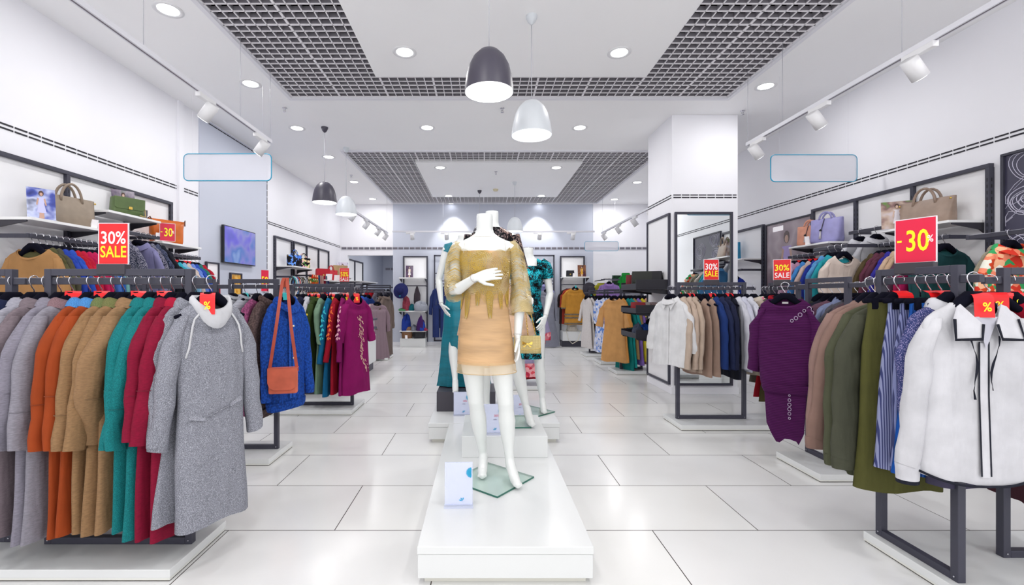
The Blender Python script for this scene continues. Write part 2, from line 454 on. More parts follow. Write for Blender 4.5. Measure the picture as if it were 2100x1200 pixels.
for u, v, wh, z in [(345, 20, 'beside the left corner of the front grille', H), (514, 172, 'left of the front grille end', H),
     (609, 263, 'left between the two ceiling grilles', H), (674, 322, 'left of the far grille, nearest one', H), (726, 373, 'left of the far grille, second one', H),
     (764, 408, 'left of the far grille, last one', H), (830, 107, 'left one in the front ceiling panel', ZP), (1270, 108, 'right one in the front ceiling panel', ZP),
     (876, 262, 'centre left between the two grilles', H), (1189, 262, 'centre right between the two grilles', H), (1570, 177, 'right of the front grille by the column', H),
     (903, 344, 'front left one in the far panel', ZP), (1141, 344, 'front right one in the far panel', ZP), (1307, 374, 'right of the far grille beside the column', H),
     (1260, 409, 'right of the far grille, last one', H), (920, 402, 'back left one in the far panel', ZP), (1110, 402, 'back right one in the far panel', ZP)]:
    downlight(u, v, wh, z)
for x, y in ((-.6, 1.6), (1.2, 1.6), (-3, 1.4), (3.6, 1.6), (-.6, -.3), (1.2, -.3), (-2.9, -.8), (3.6, -.8)):   # added unseen lamps above and behind the camera, for even light
    lamp('AREA', (x, y, H-.06), 55, .3)
lamp('AREA', (-2.6, 14.5, 2.85), 60, .3); lamp('AREA', (-2.6, 12.8, 2.85), 40, .3)  # added lamps without fixtures, to brighten the dark passage
for x in (-.75, 1.45):
    lamp('SPOT', (x, 11.62, H-.05), 280, .05, (math.radians(14), 0, 0), spot_size=math.radians(75), spot_blend=.5)
for x, wh in ((-.82, 'left'), (1.5, 'right')):
    dup(DL, (x, 11.86, H), 0, 'small recessed downlight washing the back wall, %s one' % wh)

PEND = {}
def pendant(color, x, y, zb, label, d=.34, ztop=H):
    t = thing('pendant_lamp', label, 'pendant lamp', (x, y, ztop))
    cm = simple('shade_'+color, '#45424f' if color == 'black' else '#d4d9de', .42, spec=.5)
    h = .30*d/.34; r = d/2; zz = zb-ztop
    prof = [(r*1.0, 0), (r*.985, h*.12), (r*.93, h*.35), (r*.82, h*.6), (r*.64, h*.8), (r*.4, h*.94), (r*.15, h*.995), (.004, h)]
    m = MB().use(cm); m.lathe([(a, zz+b) for a, b in prof], 40)
    m.use(simple('shade_inside', '#f6f6f8', .5, emit=.8)); m.lathe([(a*.97, zz+b*.97) for a, b in prof[::1]], 40)
    m.build('shade', t)
    m = MB().use(EM2); m.lathe([(r*.955, zz+.012), (.001, zz+.012)], 40, smooth=False); m.build('diffuser', t)
    m = MB().use(simple('cord', '#bfbfc6', .6)); m.tube([(0, 0, -.05), (0, 0, zz+h)], .004, 6); m.build('cord', t)
    m = MB().use(cm); m.lathe([(.048, 0), (.047, -.02), (.03, -.055), (.01, -.075), (.001, -.078)], 24); m.build('ceiling_cup', t)
    lamp('AREA', (x, y, zb-.005), 14, d*.8)
pendant('black', .047, 3.13, 2.72, 'black dome pendant lamp hanging nearest above the front mannequin', .34, ZP)
pendant('white', .42, 3.86, 2.68, 'pale grey dome pendant lamp hanging behind the nearest black one', .34, ZP)
pendant('black', -2.26, 6.5, 2.65, 'black dome pendant lamp hanging over the left aisle')
pendant('white', -2.22, 7.4, 2.64, 'pale dome pendant lamp hanging behind the left black one')
pendant('black', -.06, 10.28, 2.62, 'far black dome pendant lamp hanging behind the mannequin necks', .34, ZP)
pendant('white', .68, 9.5, 2.66, 'far pale dome pendant lamp hanging right of mannequin necks', .34, ZP)

TR = simple('track_white', '#e3e3ea', .4)
def track(label, a, b, z, ztop, heads, wires, aim, hlabel, power=28):
    """suspended light track from a to b (xy) at height z; heads at fractions"""
    a = Vector((*a, z)); b = Vector((*b, z)); d = (b-a); ln = d.length; d.normalize()
    ang = math.atan2(d.y, d.x)
    t = thing('light_track', label, 'light track', a, ang)
    m = MB().use(TR); m.box(0, ln, -.018, .018, -.012, .022); m.use(simple('track_slot', '#77727c', .5)); m.box(.02, ln-.02, -.006, .006, -.013, -.012); m.build('rail', t)
    for f in wires:
        m = MB().use(simple('wire', '#b5b5bd', .4)); m.tube([(f*ln, 0, .02), (f*ln, 0, ztop-z)], .0022, 5); m.build('wire', t)
    for i, f in enumerate(heads):
        p = a+d*(f*ln)
        h = thing('track_spotlight', hlabel % ORD[i], 'spotlight', p, ang, 'white track spotlights')
        m = MB().use(PLASTIC); m.box(-.11, .11, -.02, .02, -.05, -.012); m.build('adapter', h, bevel=.003)
        q = Vector(aim).normalized()
        piv = Vector((.04, 0, -.05)); up = Vector((0, 0, 1))
        loc_aim = Matrix.Rotation(-ang, 3, 'Z') @ q
        cen = piv + Vector((0, 0, -.06))
        m = MB().use(PLASTIC); m.tube([piv, cen], .012, 10); m.build('stem', h)
        c0 = cen - loc_aim*.065 ; c1 = cen+loc_aim*.085
        m = MB().use(PLASTIC); m.tube([c0, c0+loc_aim*.003, c1], [.047, .05, .05], 22, caps=True)
        e = m.use(EM); m.tube([c1+loc_aim*.001, c1+loc_aim*.002], [.044, .044], 20)
        m.build('spot_head', h)
        wp = p + Matrix.Rotation(ang, 3, 'Z') @ (c1+loc_aim*.01)
        rot = q.to_track_quat('-Z', 'Y').to_euler()
        lamp('SPOT', wp, power, .04, rot, spot_size=math.radians(80), spot_blend=.8)
track('white suspended light track along the left wall, front one', (-2.25, .8), (-2.25, 4.82), 2.95, H, (.3, .72, .945), (.05, .55, .85, .998), (-.75, .1, -.9), '%s spotlight on the front left track', 15)
track('white suspended light track along the right wall, front one', (2.87, .8), (2.87, 4.91), 2.95, H, (.2, .53, .745, .955), (.05, .56, .86, .998), (.75, .1, -.9), '%s spotlight on the front right track', 30)
track('white suspended light track on the left, further back', (-2.3, 7.6), (-2.3, 11.0), 2.83, H, (.12, .4, .7, .93), (.02, .98), (-.7, .1, -.9), '%s spotlight on the far left track', 18)
track('white suspended light track on the right, further back', (2.9, 7.6), (2.9, 11.0), 2.83, H, (.05, .3, .6, .93), (.02, .98), (.7, .1, -.9), '%s spotlight on the far right track', 18)
track('white suspended light track running across before the back wall', (-2.2, 11.1), (2.75, 11.1), 2.88, H, (.09, .26, .72, .885), (.25, .5, .99), (0, .7, -1), '%s spotlight on the track crossing before the back wall', 18)

# sprinklers and smoke detector
for i, (u, v, z, wh) in enumerate([(584, 221, H, 'left of the front grille corner'), (1030, 222, H, 'behind the front black pendant lamp'), (1523, 227, H, 'beside the right track wire'), (1017, 352, ZP, 'in the far ceiling panel'), (720, 359, H, 'left of the far grille')]):
    y = 930*(z-CZ)/(606-v); x = (u-989)/(606-v)*(z-CZ)
    m = MB().use(CHROME); m.lathe([(.03, 0), (.028, -.006), (.012, -.01), (.01, -.03)], 16); m.lathe([(.0, -.05), (.02, -.05), (.02, -.053), (.0, -.053)], 12)
    m.tube([(-.012, 0, -.028), (-.015, 0, -.05)], .002, 5); m.tube([(.012, 0, -.028), (.015, 0, -.05)], .002, 5)
    tag(m.build('sprinkler', None, (x, y, z)), 'small chrome ceiling sprinkler '+wh, 'sprinkler', 'ceiling sprinklers')
m = MB().use(simple('ivory_plastic', '#d8cfae', .5)); m.lathe([(.06, 0), (.06, -.02), (.045, -.045), (.0001, -.05)], 24)
tag(m.build('smoke_detector', None, (.3, 930*(ZP-CZ)/218, ZP)), 'ivory round smoke detector in the far ceiling panel', 'smoke detector')

# hanging signs: translucent boards with a turquoise outline
def hang_sign(x0, x1, y, z0, z1, label):
    t = thing('hanging_sign', label, 'hanging sign', ((x0+x1)/2, y, z1))
    wd = (x1-x0)/2; hh = z1-z0; r = .05
    pts = []
    for cx, cz, a0 in ((wd-r, -r, 0), (-wd+r, -r, 90), (-wd+r, -hh+r, 180), (wd-r, -hh+r, 270)):
        for k in range(6):
            a = math.radians(a0+k*18); pts.append((cx+r*cos(a), cz+r*sin(a)))
    m = MB().use(glassy('frosted_panel', '#e9eaf2', .25, .55)); m.prism(pts, 'y', -.004, .004); m.build('panel', t)
    m = MB().use(simple('turquoise_line', '#149bc0', .4)); m.tube([(a, 0, b) for a, b in pts], .006, 6, closed=True); m.build('outline', t)
    for s in (-1, 1):
        m = MB().use(simple('clear_line', '#d9d9e2', .3)); m.tube([(s*wd*.8, 0, 0), (s*wd*.8, 0, H-z1)], .0007, 4); m.build('wire', t)
hang_sign(-3.29, -2.325, 5.0, 2.585, 2.88, 'blank frosted sign with turquoise outline hanging on the left')
hang_sign(3.18, 4.13, 5.0, 2.575, 2.87, 'blank frosted sign with turquoise outline hanging on the right')
hang_sign(2.6, 3.45, 11.5, 2.45, 2.69, 'blank frosted sign with turquoise outline near the back wall')
# ------------------------------------------------------------------ hangers
def hanger_mesh(clip=False):
    b = MB().use(VELVET)
    if clip:
        b.tube([(-.17, 0, -.1), (0, 0, -.095), (.17, 0, -.1)], .012, 8)
        for s in (-1, 1): b.box(s*.125-.014, s*.125+.014, -.016, .016, -.14, -.085)
    else:
        b.tube([(-.172, .0, -.176), (-.14, .0, -.166), (-.09, 0, -.138), (-.05, 0, -.103), (-.02, 0, -.079), (.02, 0, -.079), (.05, 0, -.103), (.09, 0, -.138), (.14, .0, -.166), (.172, .0, -.176)],
               [.008, .011, .017, .026, .027, .027, .026, .017, .011, .008], 10)
    h = MB().use(CHROME)
    pts = [(.026*cos(a), 0, .004+.024*sin(a)) for a in [math.radians(x) for x in (-25, 5, 35, 65, 95, 125, 155, 185, 210)]]
    pts += [(-.012, 0, -.03), (0, 0, -.045), (0, 0, -.08)]
    h.tube(pts, .0027, 6)
    return b.mesh('hanger_body'), h.mesh('hanger_hook')
HM = {False: hanger_mesh(), True: hanger_mesh(True)}
def hanger(loc, rz, label, group, clip=False, hook=True):
    t = thing('clothes_hanger', label, 'clothes hanger', loc, rz, group)
    bm, hm = HM[clip]
    o = bpy.data.objects.new('clip_bar' if clip else 'hanger_arms', bm); COL.objects.link(o); o.parent = t
    if hook:
        o = bpy.data.objects.new('hook', hm); COL.objects.link(o); o.parent = t
    return t
TAGM = None
def sale_tag(loc, rz, label, group='red percent tags on the hooks', color='red'):
    """bent card hanging on a hanger hook"""
    t = thing('discount_tag', label, 'price tag', loc, rz, group)
    m = MB().use(RED if color == 'red' else TURQ)
    pr = [(.03, -.052), (.0, -.05), (-.035, -.062), (-.045, -.075), (-.052, -.155)] if color == 'red' else [(.0, -.05), (-.03, -.06), (-.038, -.11)]
    wd = .032 if color == 'red' else .018
    m.loft([[(-wd, y, z), (wd, y, z)] for y, z in pr], closed=False, smooth=False)
    m.loft([[(-wd, y+.0012, z), (wd, y+.0012, z)] for y, z in pr], closed=False, smooth=False)
    m.build('card', t)
    if color == 'red':
        w = MB(); text(w, '%', .052, (0, -.115), sx=.8, off=.012, mat=YEL, y=-.05)
        o = w.build('percent_sign', t); o.rotation_euler = (-.08, 0, 0); o.location = (0, -.0085, 0)
    return t

# ------------------------------------------------------------------ garments
PRESET = dict(
 coat=dict(L=1.18, sw=.205, cw=.2, hw=.25, t=.026, sl=.60, srx=.062, sry=.034, collar='fold', dip=.03, nw=.085, flare=.075, seam=1),
 dress=dict(L=1.1, sw=.2, cw=.185, ww=.175, hw=.25, t=.026, sl=.45, srx=.05, sry=.03, collar='crew', dip=.05, nw=.09),
 sweater=dict(L=.8, sw=.215, cw=.21, hw=.205, t=.03, sl=.60, srx=.055, sry=.034, collar='crew', dip=.035, nw=.085, cuff=1, band=1),
 sweatshirt=dict(L=.84, sw=.235, cw=.22, hw=.215, t=.032, sl=.66, srx=.075, sry=.038, collar='crew', dip=.035, nw=.085, cuff=1, band=1),
 shirt=dict(L=.80, sw=.2, cw=.195, hw=.215, t=.024, sl=.57, srx=.048, sry=.028, collar='shirt', dip=.045, nw=.075, cuff=1, placket=1),
 blouse=dict(L=.76, sw=.2, cw=.2, hw=.225, t=.024, sl=.5, srx=.05, sry=.028, collar='fold', dip=.05, nw=.085),
 top=dict(L=.78, sw=.2, cw=.19, hw=.205, t=.024, sl=.22, srx=.055, sry=.03, collar='crew', dip=.06, nw=.1),
 vest=dict(L=.82, sw=.16, cw=.19, hw=.21, t=.024, sl=0, srx=.05, sry=.03, collar='crew', dip=.08, nw=.09),
 skirt=dict(L=.85, sw=.15, cw=.16, hw=.22, t=.024, sl=0, srx=0, sry=0, collar=None, dip=0, nw=.15, skirt=1),
 trousers=dict(L=1.0, sl=0),
 jumpsuit=dict(L=1.4, sw=.2, cw=.19, hw=.19, t=.03, sl=.55, srx=.05, sry=.03, collar='shirt', dip=.05, nw=.08),
)
def width_at(p, z):
    """half width and half thickness of a garment at depth z under the hook"""
    sw, cw, hw, nw, t, L = p['sw'], p['cw'], p['hw'], p['nw'], p['t'], p['L']
    ww = p.get('ww', (cw+hw)/2)
    if p.get('skirt'): tb = [(-.09, nw, t*.6), (-.13, nw, t*.7), (-.3, cw+.015, t), (-L, hw, t*1.25)]
    else: tb = [(-.082, nw, .042), (-.094, nw+.014, .042), (-.118, (nw+sw)/2+.01, .036), (-.142, sw-.018, .03), (-.165, sw-.002, .03), (-.215, sw+.002, t), (-.30, cw, t), (-.30-(L-.3)*.33, ww, t), (-L, hw, t*1.25)]
    if z >= tb[0][0]: return tb[0][1:]
    for a, b in zip(tb, tb[1:]):
        if z >= b[0]:
            f = (a[0]-z)/(a[0]-b[0]); return (a[1]+(b[1]-a[1])*f, a[2]+(b[2]-a[2])*f)
    return tb[-1][1:]
def front_y(p, x, z):
    w, t = width_at(p, z); q = min(1, abs(x)/max(w, .01)); return -t*(1-q**2.6)**.5 - p.get('fold', .006)*.9
def body_mesh(p, mat, n=30, z0=None, z1=None, grow=0.):
    rr = random.Random(p['seed']); L = p['L']
    zs = [-.082, -.094, -.118, -.142, -.165, -.19, -.215, -.255, -.30]
    if p.get('skirt'): zs = [-.09, -.13, -.18, -.24, -.30]
    k = 10; zs += [-.30-(L-.30)*(i+1)/k for i in range(k)]
    ph = [rr.uniform(0, 6.28) for _ in range(4)]; A = p.get('fold', .006); sl_ = rr.uniform(-.01, .01)
    rings = []
    for z in zs:
        w, t = width_at(p, z); f = max(0, min(1, (-z-.15)/(L-.15)))
        ring = []
        for i in range(n):
            a = 2*pi*i/n; c, s = cos(a), sin(a)
            x = (w+grow)*(abs(c)**.75)*(1 if c >= 0 else -1); y = (t+grow)*(abs(s)**.8)*(1 if s >= 0 else -1)
            fo = A*(.25+f)*(sin(x*38+ph[0]+z*1.5)+.6*sin(x*71+ph[1]-z*2.3))
            y += fo*(.8 if s < 0 else .5)
            x += .006*f*sin(z*9+ph[2]) + sl_*f
            zz = z
            if z > -.30 and s < 0: zz -= p['dip']*(-s)**1.4*min(1, (z+.30)/.215)
            if abs(z+L) < 1e-6: zz += .008*sin(x*20+ph[3]) + (p.get('curve', 0)*(1-(x/(w+.01))**2)*-1)
            ring.append((x, y, zz))
        rings.append(ring)
    return MB().use(mat).loft(rings)
def sleeve_at(p, s, f):
    """centre and radii of a sleeve at fraction f of its length"""
    sl, sw = p['sl'], p['sw']; bend = random.Random(p['seed']*3+s).uniform(-.03, .03); out = p.get('flare', .05)
    x = s*(sw-.04+.04*min(1, f*4)**.8+out*f**.9+p.get('elbow', 0)*sin(pi*f)**2)
    return x, bend*f*f*2, -.148-f*sl, p['srx']*(.95-.1*f+p.get('bell', 0)*f), p['sry']*(1.05-.15*f)
def sleeve_mesh(p, s, mat):
    rr = random.Random(p['seed']*3+s+1); n = 14; rings = []; K = 12; ph = rr.uniform(0, 6)
    for i in range(K+1):
        f = i/K; x, y, z, rx, ry = sleeve_at(p, s, f)
        g = (.42, .74, .92, .98)[i] if i < 4 else 1
        rx *= g; ry *= (.8 if i == 0 else 1); wob = .004*sin(f*17+ph)
        rings.append([(x+rx*cos(a)+wob, y+ry*sin(a)*(1+.12*sin(f*23+q)), z-((0, .03, .022, .012)[i] if i < 4 else 0)*cos(a)*s+(.012*cos(a)*s if i > 9 else 0)) for q, a in enumerate([2*pi*k/n for k in range(n)])])
    return MB().use(mat).loft(rings, True, True, False)
def sleeve_seam(p, s, mat, f=.66):
    x, y, z, rx, ry = sleeve_at(p, s, f); m = MB().use(mat)
    m.tube([(x+(rx+.0005)*cos(a), y+(ry*1.06)*sin(a), z+.008*cos(a)*s) for a in [2*pi*k/18 for k in range(18)]], .0018, 5, closed=True); return m
def cuff_mesh(p, s, mat, h=.05):
    x, y, z, rx, ry = sleeve_at(p, s, 1); m = MB().use(mat); rx += .001; ry += .001
    m.loft([[(x+k*rx*cos(2*pi*q/12), y+k*ry*sin(2*pi*q/12), zz) for q in range(12)] for k, zz in ((.96, z+.012), (1.02, z+.004), (1.0, z-h*.5), (.94, z-h))]); return m
def collar_mesh(p, mat):
    m = MB().use(mat); nw = p['nw']; n = 24; c = p['collar']; d = p['dip']
    def ring(r, z, sag=1.): return [((nw+r)*cos(2*pi*i/n), (.043+r)*sin(2*pi*i/n), z-(d*sag*max(0, -sin(2*pi*i/n))**1.2)) for i in range(n)]
    if c == 'fold': m.loft([ring(.004, -.09), ring(.0, -.075), ring(-.002, -.066, .8), ring(.006, -.06, .8), ring(.016, -.065, .9), ring(.028, -.082), ring(.036, -.104)])
    elif c == 'stand': m.loft([ring(.004, -.092), ring(-.006, -.07), ring(-.014, -.045, .6), ring(-.01, -.04, .6), ring(-.002, -.06, .8)])
    elif c == 'cowl': m.loft([ring(-.004, -.085, .4), ring(.0, -.06, .6), ring(.01, -.05, .75), ring(.02, -.062, .95), ring(.022, -.085, 1.1), ring(.008, -.1, 1.2)])
    elif c == 'crew': m.loft([ring(.006, -.094), ring(.001, -.08), ring(-.004, -.078), ring(-.006, -.09)])
    elif c == 'shirt':
        # band plus two pointed leaves at the front
        m.loft([ring(.003, -.09), ring(-.004, -.068, .7), ring(.004, -.062, .7), ring(.02, -.082, 1.0), ring(.028, -.1)])
        for s in (-1, 1):
            f = MB(); q = -.05-d*.6
            pts = [(s*(nw-.02), -.04, -.075), (s*.012, -.052, -.09-d), (s*.045, -.058, -.155-d), (s*(nw+.012), -.048, -.125)]
            n0 = len(m.v); m.v += pts + [(a, b+.004, c2) for a, b, c2 in pts]
            m.face([n0, n0+1, n0+2, n0+3]); m.face([n0+7, n0+6, n0+5, n0+4])
            for i in range(4): m.face([n0+i, n0+(i+1) % 4, n0+4+(i+1) % 4, n0+4+i])
    return m
def trousers_mesh(p, mat):
    L = p['L']; m = MB().use(mat); n = 14; rr = random.Random(p['seed'])
    m.loft([[(.15*cos(2*pi*i/24), .022*sin(2*pi*i/24), z) for i in range(24)] for z in (-.09, -.14, -.22, -.3)])
    for s in (-1, 1):
        m.loft([[(s*cx+w*cos(2*pi*i/n), .024*sin(2*pi*i/n)+.004*sin(z*20+i), z) for i in range(n)] for z, w, cx in ((-.26, .078, .076), (-.4, .075, .078), (-.7, .07, .085), (-L, .066, .09))])
    return m
SEED = [10]
def garment(kind, loc, rz, desc, color, group, fab='plain', tier=2, name=None, cat=None, **kw):
    p = dict(PRESET[kind]); p.update(kw); SEED[0] += 1; p['seed'] = SEED[0]
    loc = (loc[0], loc[1], loc[2]-.022)
    mat = color if not isinstance(color, str) else cloth(color, fab, kw.get('color2'))
    m2 = kw.get('trim'); m2 = mat if m2 is None else (cloth(m2, kw.get('trimfab', 'plain')) if isinstance(m2, str) else m2)
    nm = name or kind; ct = cat or {'vest': 'sleeveless top', 'top': 'top'}.get(kind, kind)
    if kind == 'trousers':
        m = trousers_mesh(p, mat)
        return tag(m.build(nm, None, loc, rz), desc, ct, group), p
    if tier == 1:
        m = body_mesh(p, mat, 22)
        if p['sl']:
            for s in (-1, 1): m.add(sleeve_mesh(p, s, mat), Matrix())
        if p['collar']: m.add(collar_mesh(p, m2), Matrix())
        return tag(m.build(nm, None, loc, rz), desc, ct, group), p
    t = thing(nm, desc, ct, loc, rz, group)
    body_mesh(p, mat).build('body', t)
    if p['sl']:
        for s in (-1, 1):
            sm = sleeve_mesh(p, s, kw.get('slmat') or mat).build('sleeve', t)
            if p.get('seam'): sleeve_seam(p, s, simple('seam_line', shade(color, .78), .9), .56+.2*((p['seed']*37) % 10)/10).build('seam', sm)
            if p.get('cuff'): cuff_mesh(p, s, m2 if kw.get('trimcuff') else mat).build('cuff', sm)
    if p['collar']: collar_mesh(p, m2).build('collar', t)
    if p.get('band'):
        b = MB().use(mat); w, th = width_at(p, -p['L']); L = p['L']
        b.loft([[((w+g)*(abs(cos(a))**.75)*(1 if cos(a) >= 0 else -1), (th+g+.004)*(abs(sin(a))**.8)*(1 if sin(a) >= 0 else -1), z) for a in [2*pi*i/24 for i in range(24)]] for z, g in ((-L+.02, .006), (-L-.02, .004), (-L-.05, -.008))])
        b.build('hem_band', t)
    if p.get('skirt'):
        b = MB().use(m2); b.loft([[((.152)*cos(a), .02*sin(a), z) for a in [2*pi*i/24 for i in range(24)]] for z in (-.085, -.13)]); b.build('waistband', t)
    if p.get('placket'):
        b = MB().use(mat); pts = [(-.0, front_y(p, 0, z)-.003, z) for z in [-.14-i*(p['L']-.15)/12 for i in range(13)]]
        b.loft([[(-.014, y, z), (.014, y, z)] for _, y, z in pts], closed=False); b.build('placket', t)
    if p.get('lbl', 1) and p['collar'] in ('crew',) and p['dip'] > .04:
        b = MB().use(WPRINT); b.box(-.02, .02, .03, .034, -.115, -.1); b.build('care_label', t)
    return t, p

# ------------------------------------------------------------------ racks
TB = .0175
def rack(label, cx, cy, rz, wd, z0=.055, zt=1.455, zb=1.393, ext=(.08, .08)):
    """free-standing rectangular rack; local x along the bar"""
    t = thing('clothes_rack', label, 'clothes rack', (cx, cy, 0), rz)
    h = wd/2
    m = MB().use(DARK)
    for s in (-1, 1): m.box(s*(h-TB)-TB, s*(h-TB)+TB, -TB, TB, z0, zt)
    m.box(-h+2*TB, h-2*TB, -TB, TB, zt-2*TB, zt); m.box(-h+2*TB, h-2*TB, -TB, TB, z0, z0+2*TB)
    m.build('frame', t, bevel=.0025)
    m = MB().use(DARK2); m.box(-h-ext[0], h+ext[1], -.011, .011, zb-.017, zb+.015); m.use(simple('bar_cap', '#b9b9c2', .3, .6)); m.box(-h-ext[0]+.004, h+ext[1]-.004, -.007, .007, zb+.015, zb+.018)
    m.build('hanging_bar', t, bevel=.002)
    m = MB().use(CHROME)
    for s in (-1, 1): m.tube([(s*(h-TB), -TB-.001, z0+.02), (s*(h-TB), -TB-.003, z0+.02)], .004, 8)
    m.build('screw', t)
    return t
def platform(label, x0, x1, y0, y1, h=.055):
    t = thing('rack_platform', label, 'platform', ((x0+x1)/2, (y0+y1)/2, 0))
    a, b = (x1-x0)/2, (y1-y0)/2
    m = MB().use(WHITE); m.box(-a, a, -b, b, .016, h); m.build('top_board', t, bevel=.002)
    m = MB().use(simple('kick_dark', '#4a463f', .6)); m.box(-a+.004, a-.004, -b+.004, b-.004, 0, .006)
    m.use(simple('off_white', '#dfe0da', .4)); m.box(-a+.0015, a-.0015, -b+.0015, b-.0015, .006, .016)
    m.build('foot_board', t); return t

def fill(rackname, along, other, axis, zb, rz, specs, gname, tags=(), tcolor='red', first=0, hook=True, tagrz=None):
    """hang garments: specs = (pos, kind, desc, color, kwargs); axis 'x' or 'y' says which way the bar runs"""
    ts = []
    for i, (pos, kind, desc, color, kw) in enumerate(specs):
        kw = dict(kw); dr = kw.pop('rz', None); off = kw.pop('off', (0, 0)); lab = kw.pop('lab', None)
        loc = (pos, other, zb) if axis == 'x' else (other, pos, zb)
        loc = (loc[0]+off[0], loc[1]+off[1], zb)
        r = math.radians(dr if dr is not None else rz+R.uniform(-3, 3))
        lb = lab or '%s, %s %s' % (desc, ORD[i], gname)
        g, p = garment(kind, loc, r, lb, color, 'clothes on '+rackname, **kw)
        hanger(loc, r, 'black hanger in %s, %s' % (desc, gname) if lab is None else 'black hanger holding the '+desc, 'hangers on '+rackname, kind in ('skirt', 'trousers'), hook)
        if i in tags:
            sale_tag(loc, math.radians(tagrz) if tagrz is not None else r, ('red percent tag' if tcolor == 'red' else 'small turquoise tag')+' above %s, %s' % (desc, gname), color=tcolor)
        ts.append((g, p))
    return ts
# ================================================================== LEFT SIDE FREE-STANDING RACKS
platform('white rack platform under the coats in the left foreground', -3.4, -1.44, 2.09, 2.55)
rack('front left clothes rack holding the long coats', -1.851, 2.32, 0, .75, ext=(.09, .06))
Y1 = 2.32
X = lambda u, y=2.34: (u-989)/930*y
gl = 'front coat rack'
L1 = [
 (X(78), 'coat', 'pale grey coat', '#a9a8b4', dict(fab='marl', L=1.18)),
 (X(103), 'coat', 'taupe grey coat', '#82757c', dict(fab='marl', L=1.17)),
 (X(133), 'coat', 'mid grey coat', '#928e9c', dict(fab='marl', L=1.2, srx=.075)),
 (X(158), 'coat', 'red collared grey coat', '#97949f', dict(fab='marl', L=1.2, trim='#8d7076', trimfab='mel')),
 (X(193), 'coat', 'rust coat with blue tweed collar', '#a5461c', dict(L=1.18, trim='#4f8fd0', trimfab='mel', srx=.07)),
 (X(216), 'coat', 'rust coat with blue flecked collar', '#a5461c', dict(L=1.15, trim='#4f8fd0', trimfab='mel', srx=.065)),
 (X(242), 'coat', 'camel coat with green tweed collar', '#9d7a56', dict(fab='marl', L=1.15, trim='#6f7a4c', trimfab='mel')),
 (X(262), 'coat', 'camel coat with olive flecked collar', '#9d7a56', dict(fab='marl', L=1.16, trim='#76784a', trimfab='mel')),
 (X(290), 'coat', 'camel coat with turned sleeve', '#a07d5a', dict(fab='marl', L=1.14, srx=.08, sry=.042, sl=.6, elbow=.07, flare=-.02)),
 (X(318), 'coat', 'teal coat', '#157a7d', dict(fab='mel', color2='#1c8688', L=1.15)),
 (X(342), 'coat', 'slim teal coat', '#157a7d', dict(fab='mel', color2='#1c8688', L=1.17, srx=.055)),
 (X(362), 'coat', 'burgundy coat', '#8a1033', dict(fab='marl', L=1.19, sl=.56)),
 (X(384), 'coat', 'crimson lined burgundy coat', '#8e1034', dict(fab='marl', L=1.2, trim='#b01638', sl=.58)),
 (X(408), 'dress', 'grey melange dress', '#8d8f9a', dict(fab='mel', color2='#b0b2bc', L=1.13, sl=.60, collar='fold', t=.027, srx=.055, rz=80)),
]
fill('the front left rack', None, Y1, 'x', 1.393, 92, L1, 'on the '+gl, tags=(3, 5, 8, 10), tagrz=40)
# the grey dress at the end of the bar, turned to the room
gp = (X(424)+.075, 2.255, 1.393); ga = math.radians(62)
GD, gpar = garment('dress', gp, ga, 'grey melange dress with white cowl collar, foremost on the left rack', '#8f919c', 'clothes on the front left rack', fab='mel', color2='#b4b6c0', L=1.16, sl=.62, srx=.05, sry=.04, sw=.175, cw=.168, ww=.158, hw=.178, t=.05, collar='cowl', trim='#dcdde2', trimfab='plain', dip=.095, nw=.08, fold=.004, flare=.05)
hanger(gp, ga, 'black hanger holding the foremost grey dress with white collar', 'hangers on the front left rack')
sale_tag((gp[0]-.005, gp[1]-.02, gp[2]-.01), math.radians(28), 'red percent tag on the white collar of the grey dress')
WTRIM = cloth('#e3e4e8', 'plain')
for s in (-1, 1):
    zs = [-.135, -.165, -.20, -.25, -.30, -.345]; xs = [.075, .1, .115, .124, .13, .142]
    m = MB().use(WTRIM); m.tube([(s*x, front_y(gpar, x, z)-.003, z) for x, z in zip(xs, zs)], .0055, 6, flat=.5); m.build('white_piping', GD)
m = MB().use(cloth('#878994', 'mel', '#c8cad2'))
m.tube([(x, front_y(gpar, x, -.60)-.002, -.62+.03*sin(x*9)) for x in [-.14+.028*i for i in range(11)]], .003, 5); m.build('waist_seam', GD)
for s, z in ((-1, -.64), (1, -.595)):
    m = MB().use(cloth('#9b9da8', 'mel', '#b4b6c0')); m.loft([[(s*.06, front_y(gpar, .06, z)-.004, z), (s*.06, front_y(gpar, .06, z)-.008, z-.015)], [(s*.13, front_y(gpar, .13, z)-.004, z+.03), (s*.13, front_y(gpar, .13, z)-.012, z+.005)]], closed=False); m.build('pocket_flap', GD)

# rack cut by the left frame edge
rack('clothes rack cut off by the left frame edge', -2.84, 2.34, 0, .86, ext=(.05, .06))
L0 = [(-2.62, 'coat', 'dark blue denim coat', '#2e4b74', dict(fab='marl', L=1.1)), (-2.50, 'sweater', 'pale blue knit sweater', '#8fb0cc', dict(fab='knit')),
      (-2.42, 'coat', 'navy blue coat', '#1d2547', dict(L=1.18, srx=.05))]
fill('the leftmost rack', None, 2.34, 'x', 1.393, 90, L0, 'on the rack at left edge')

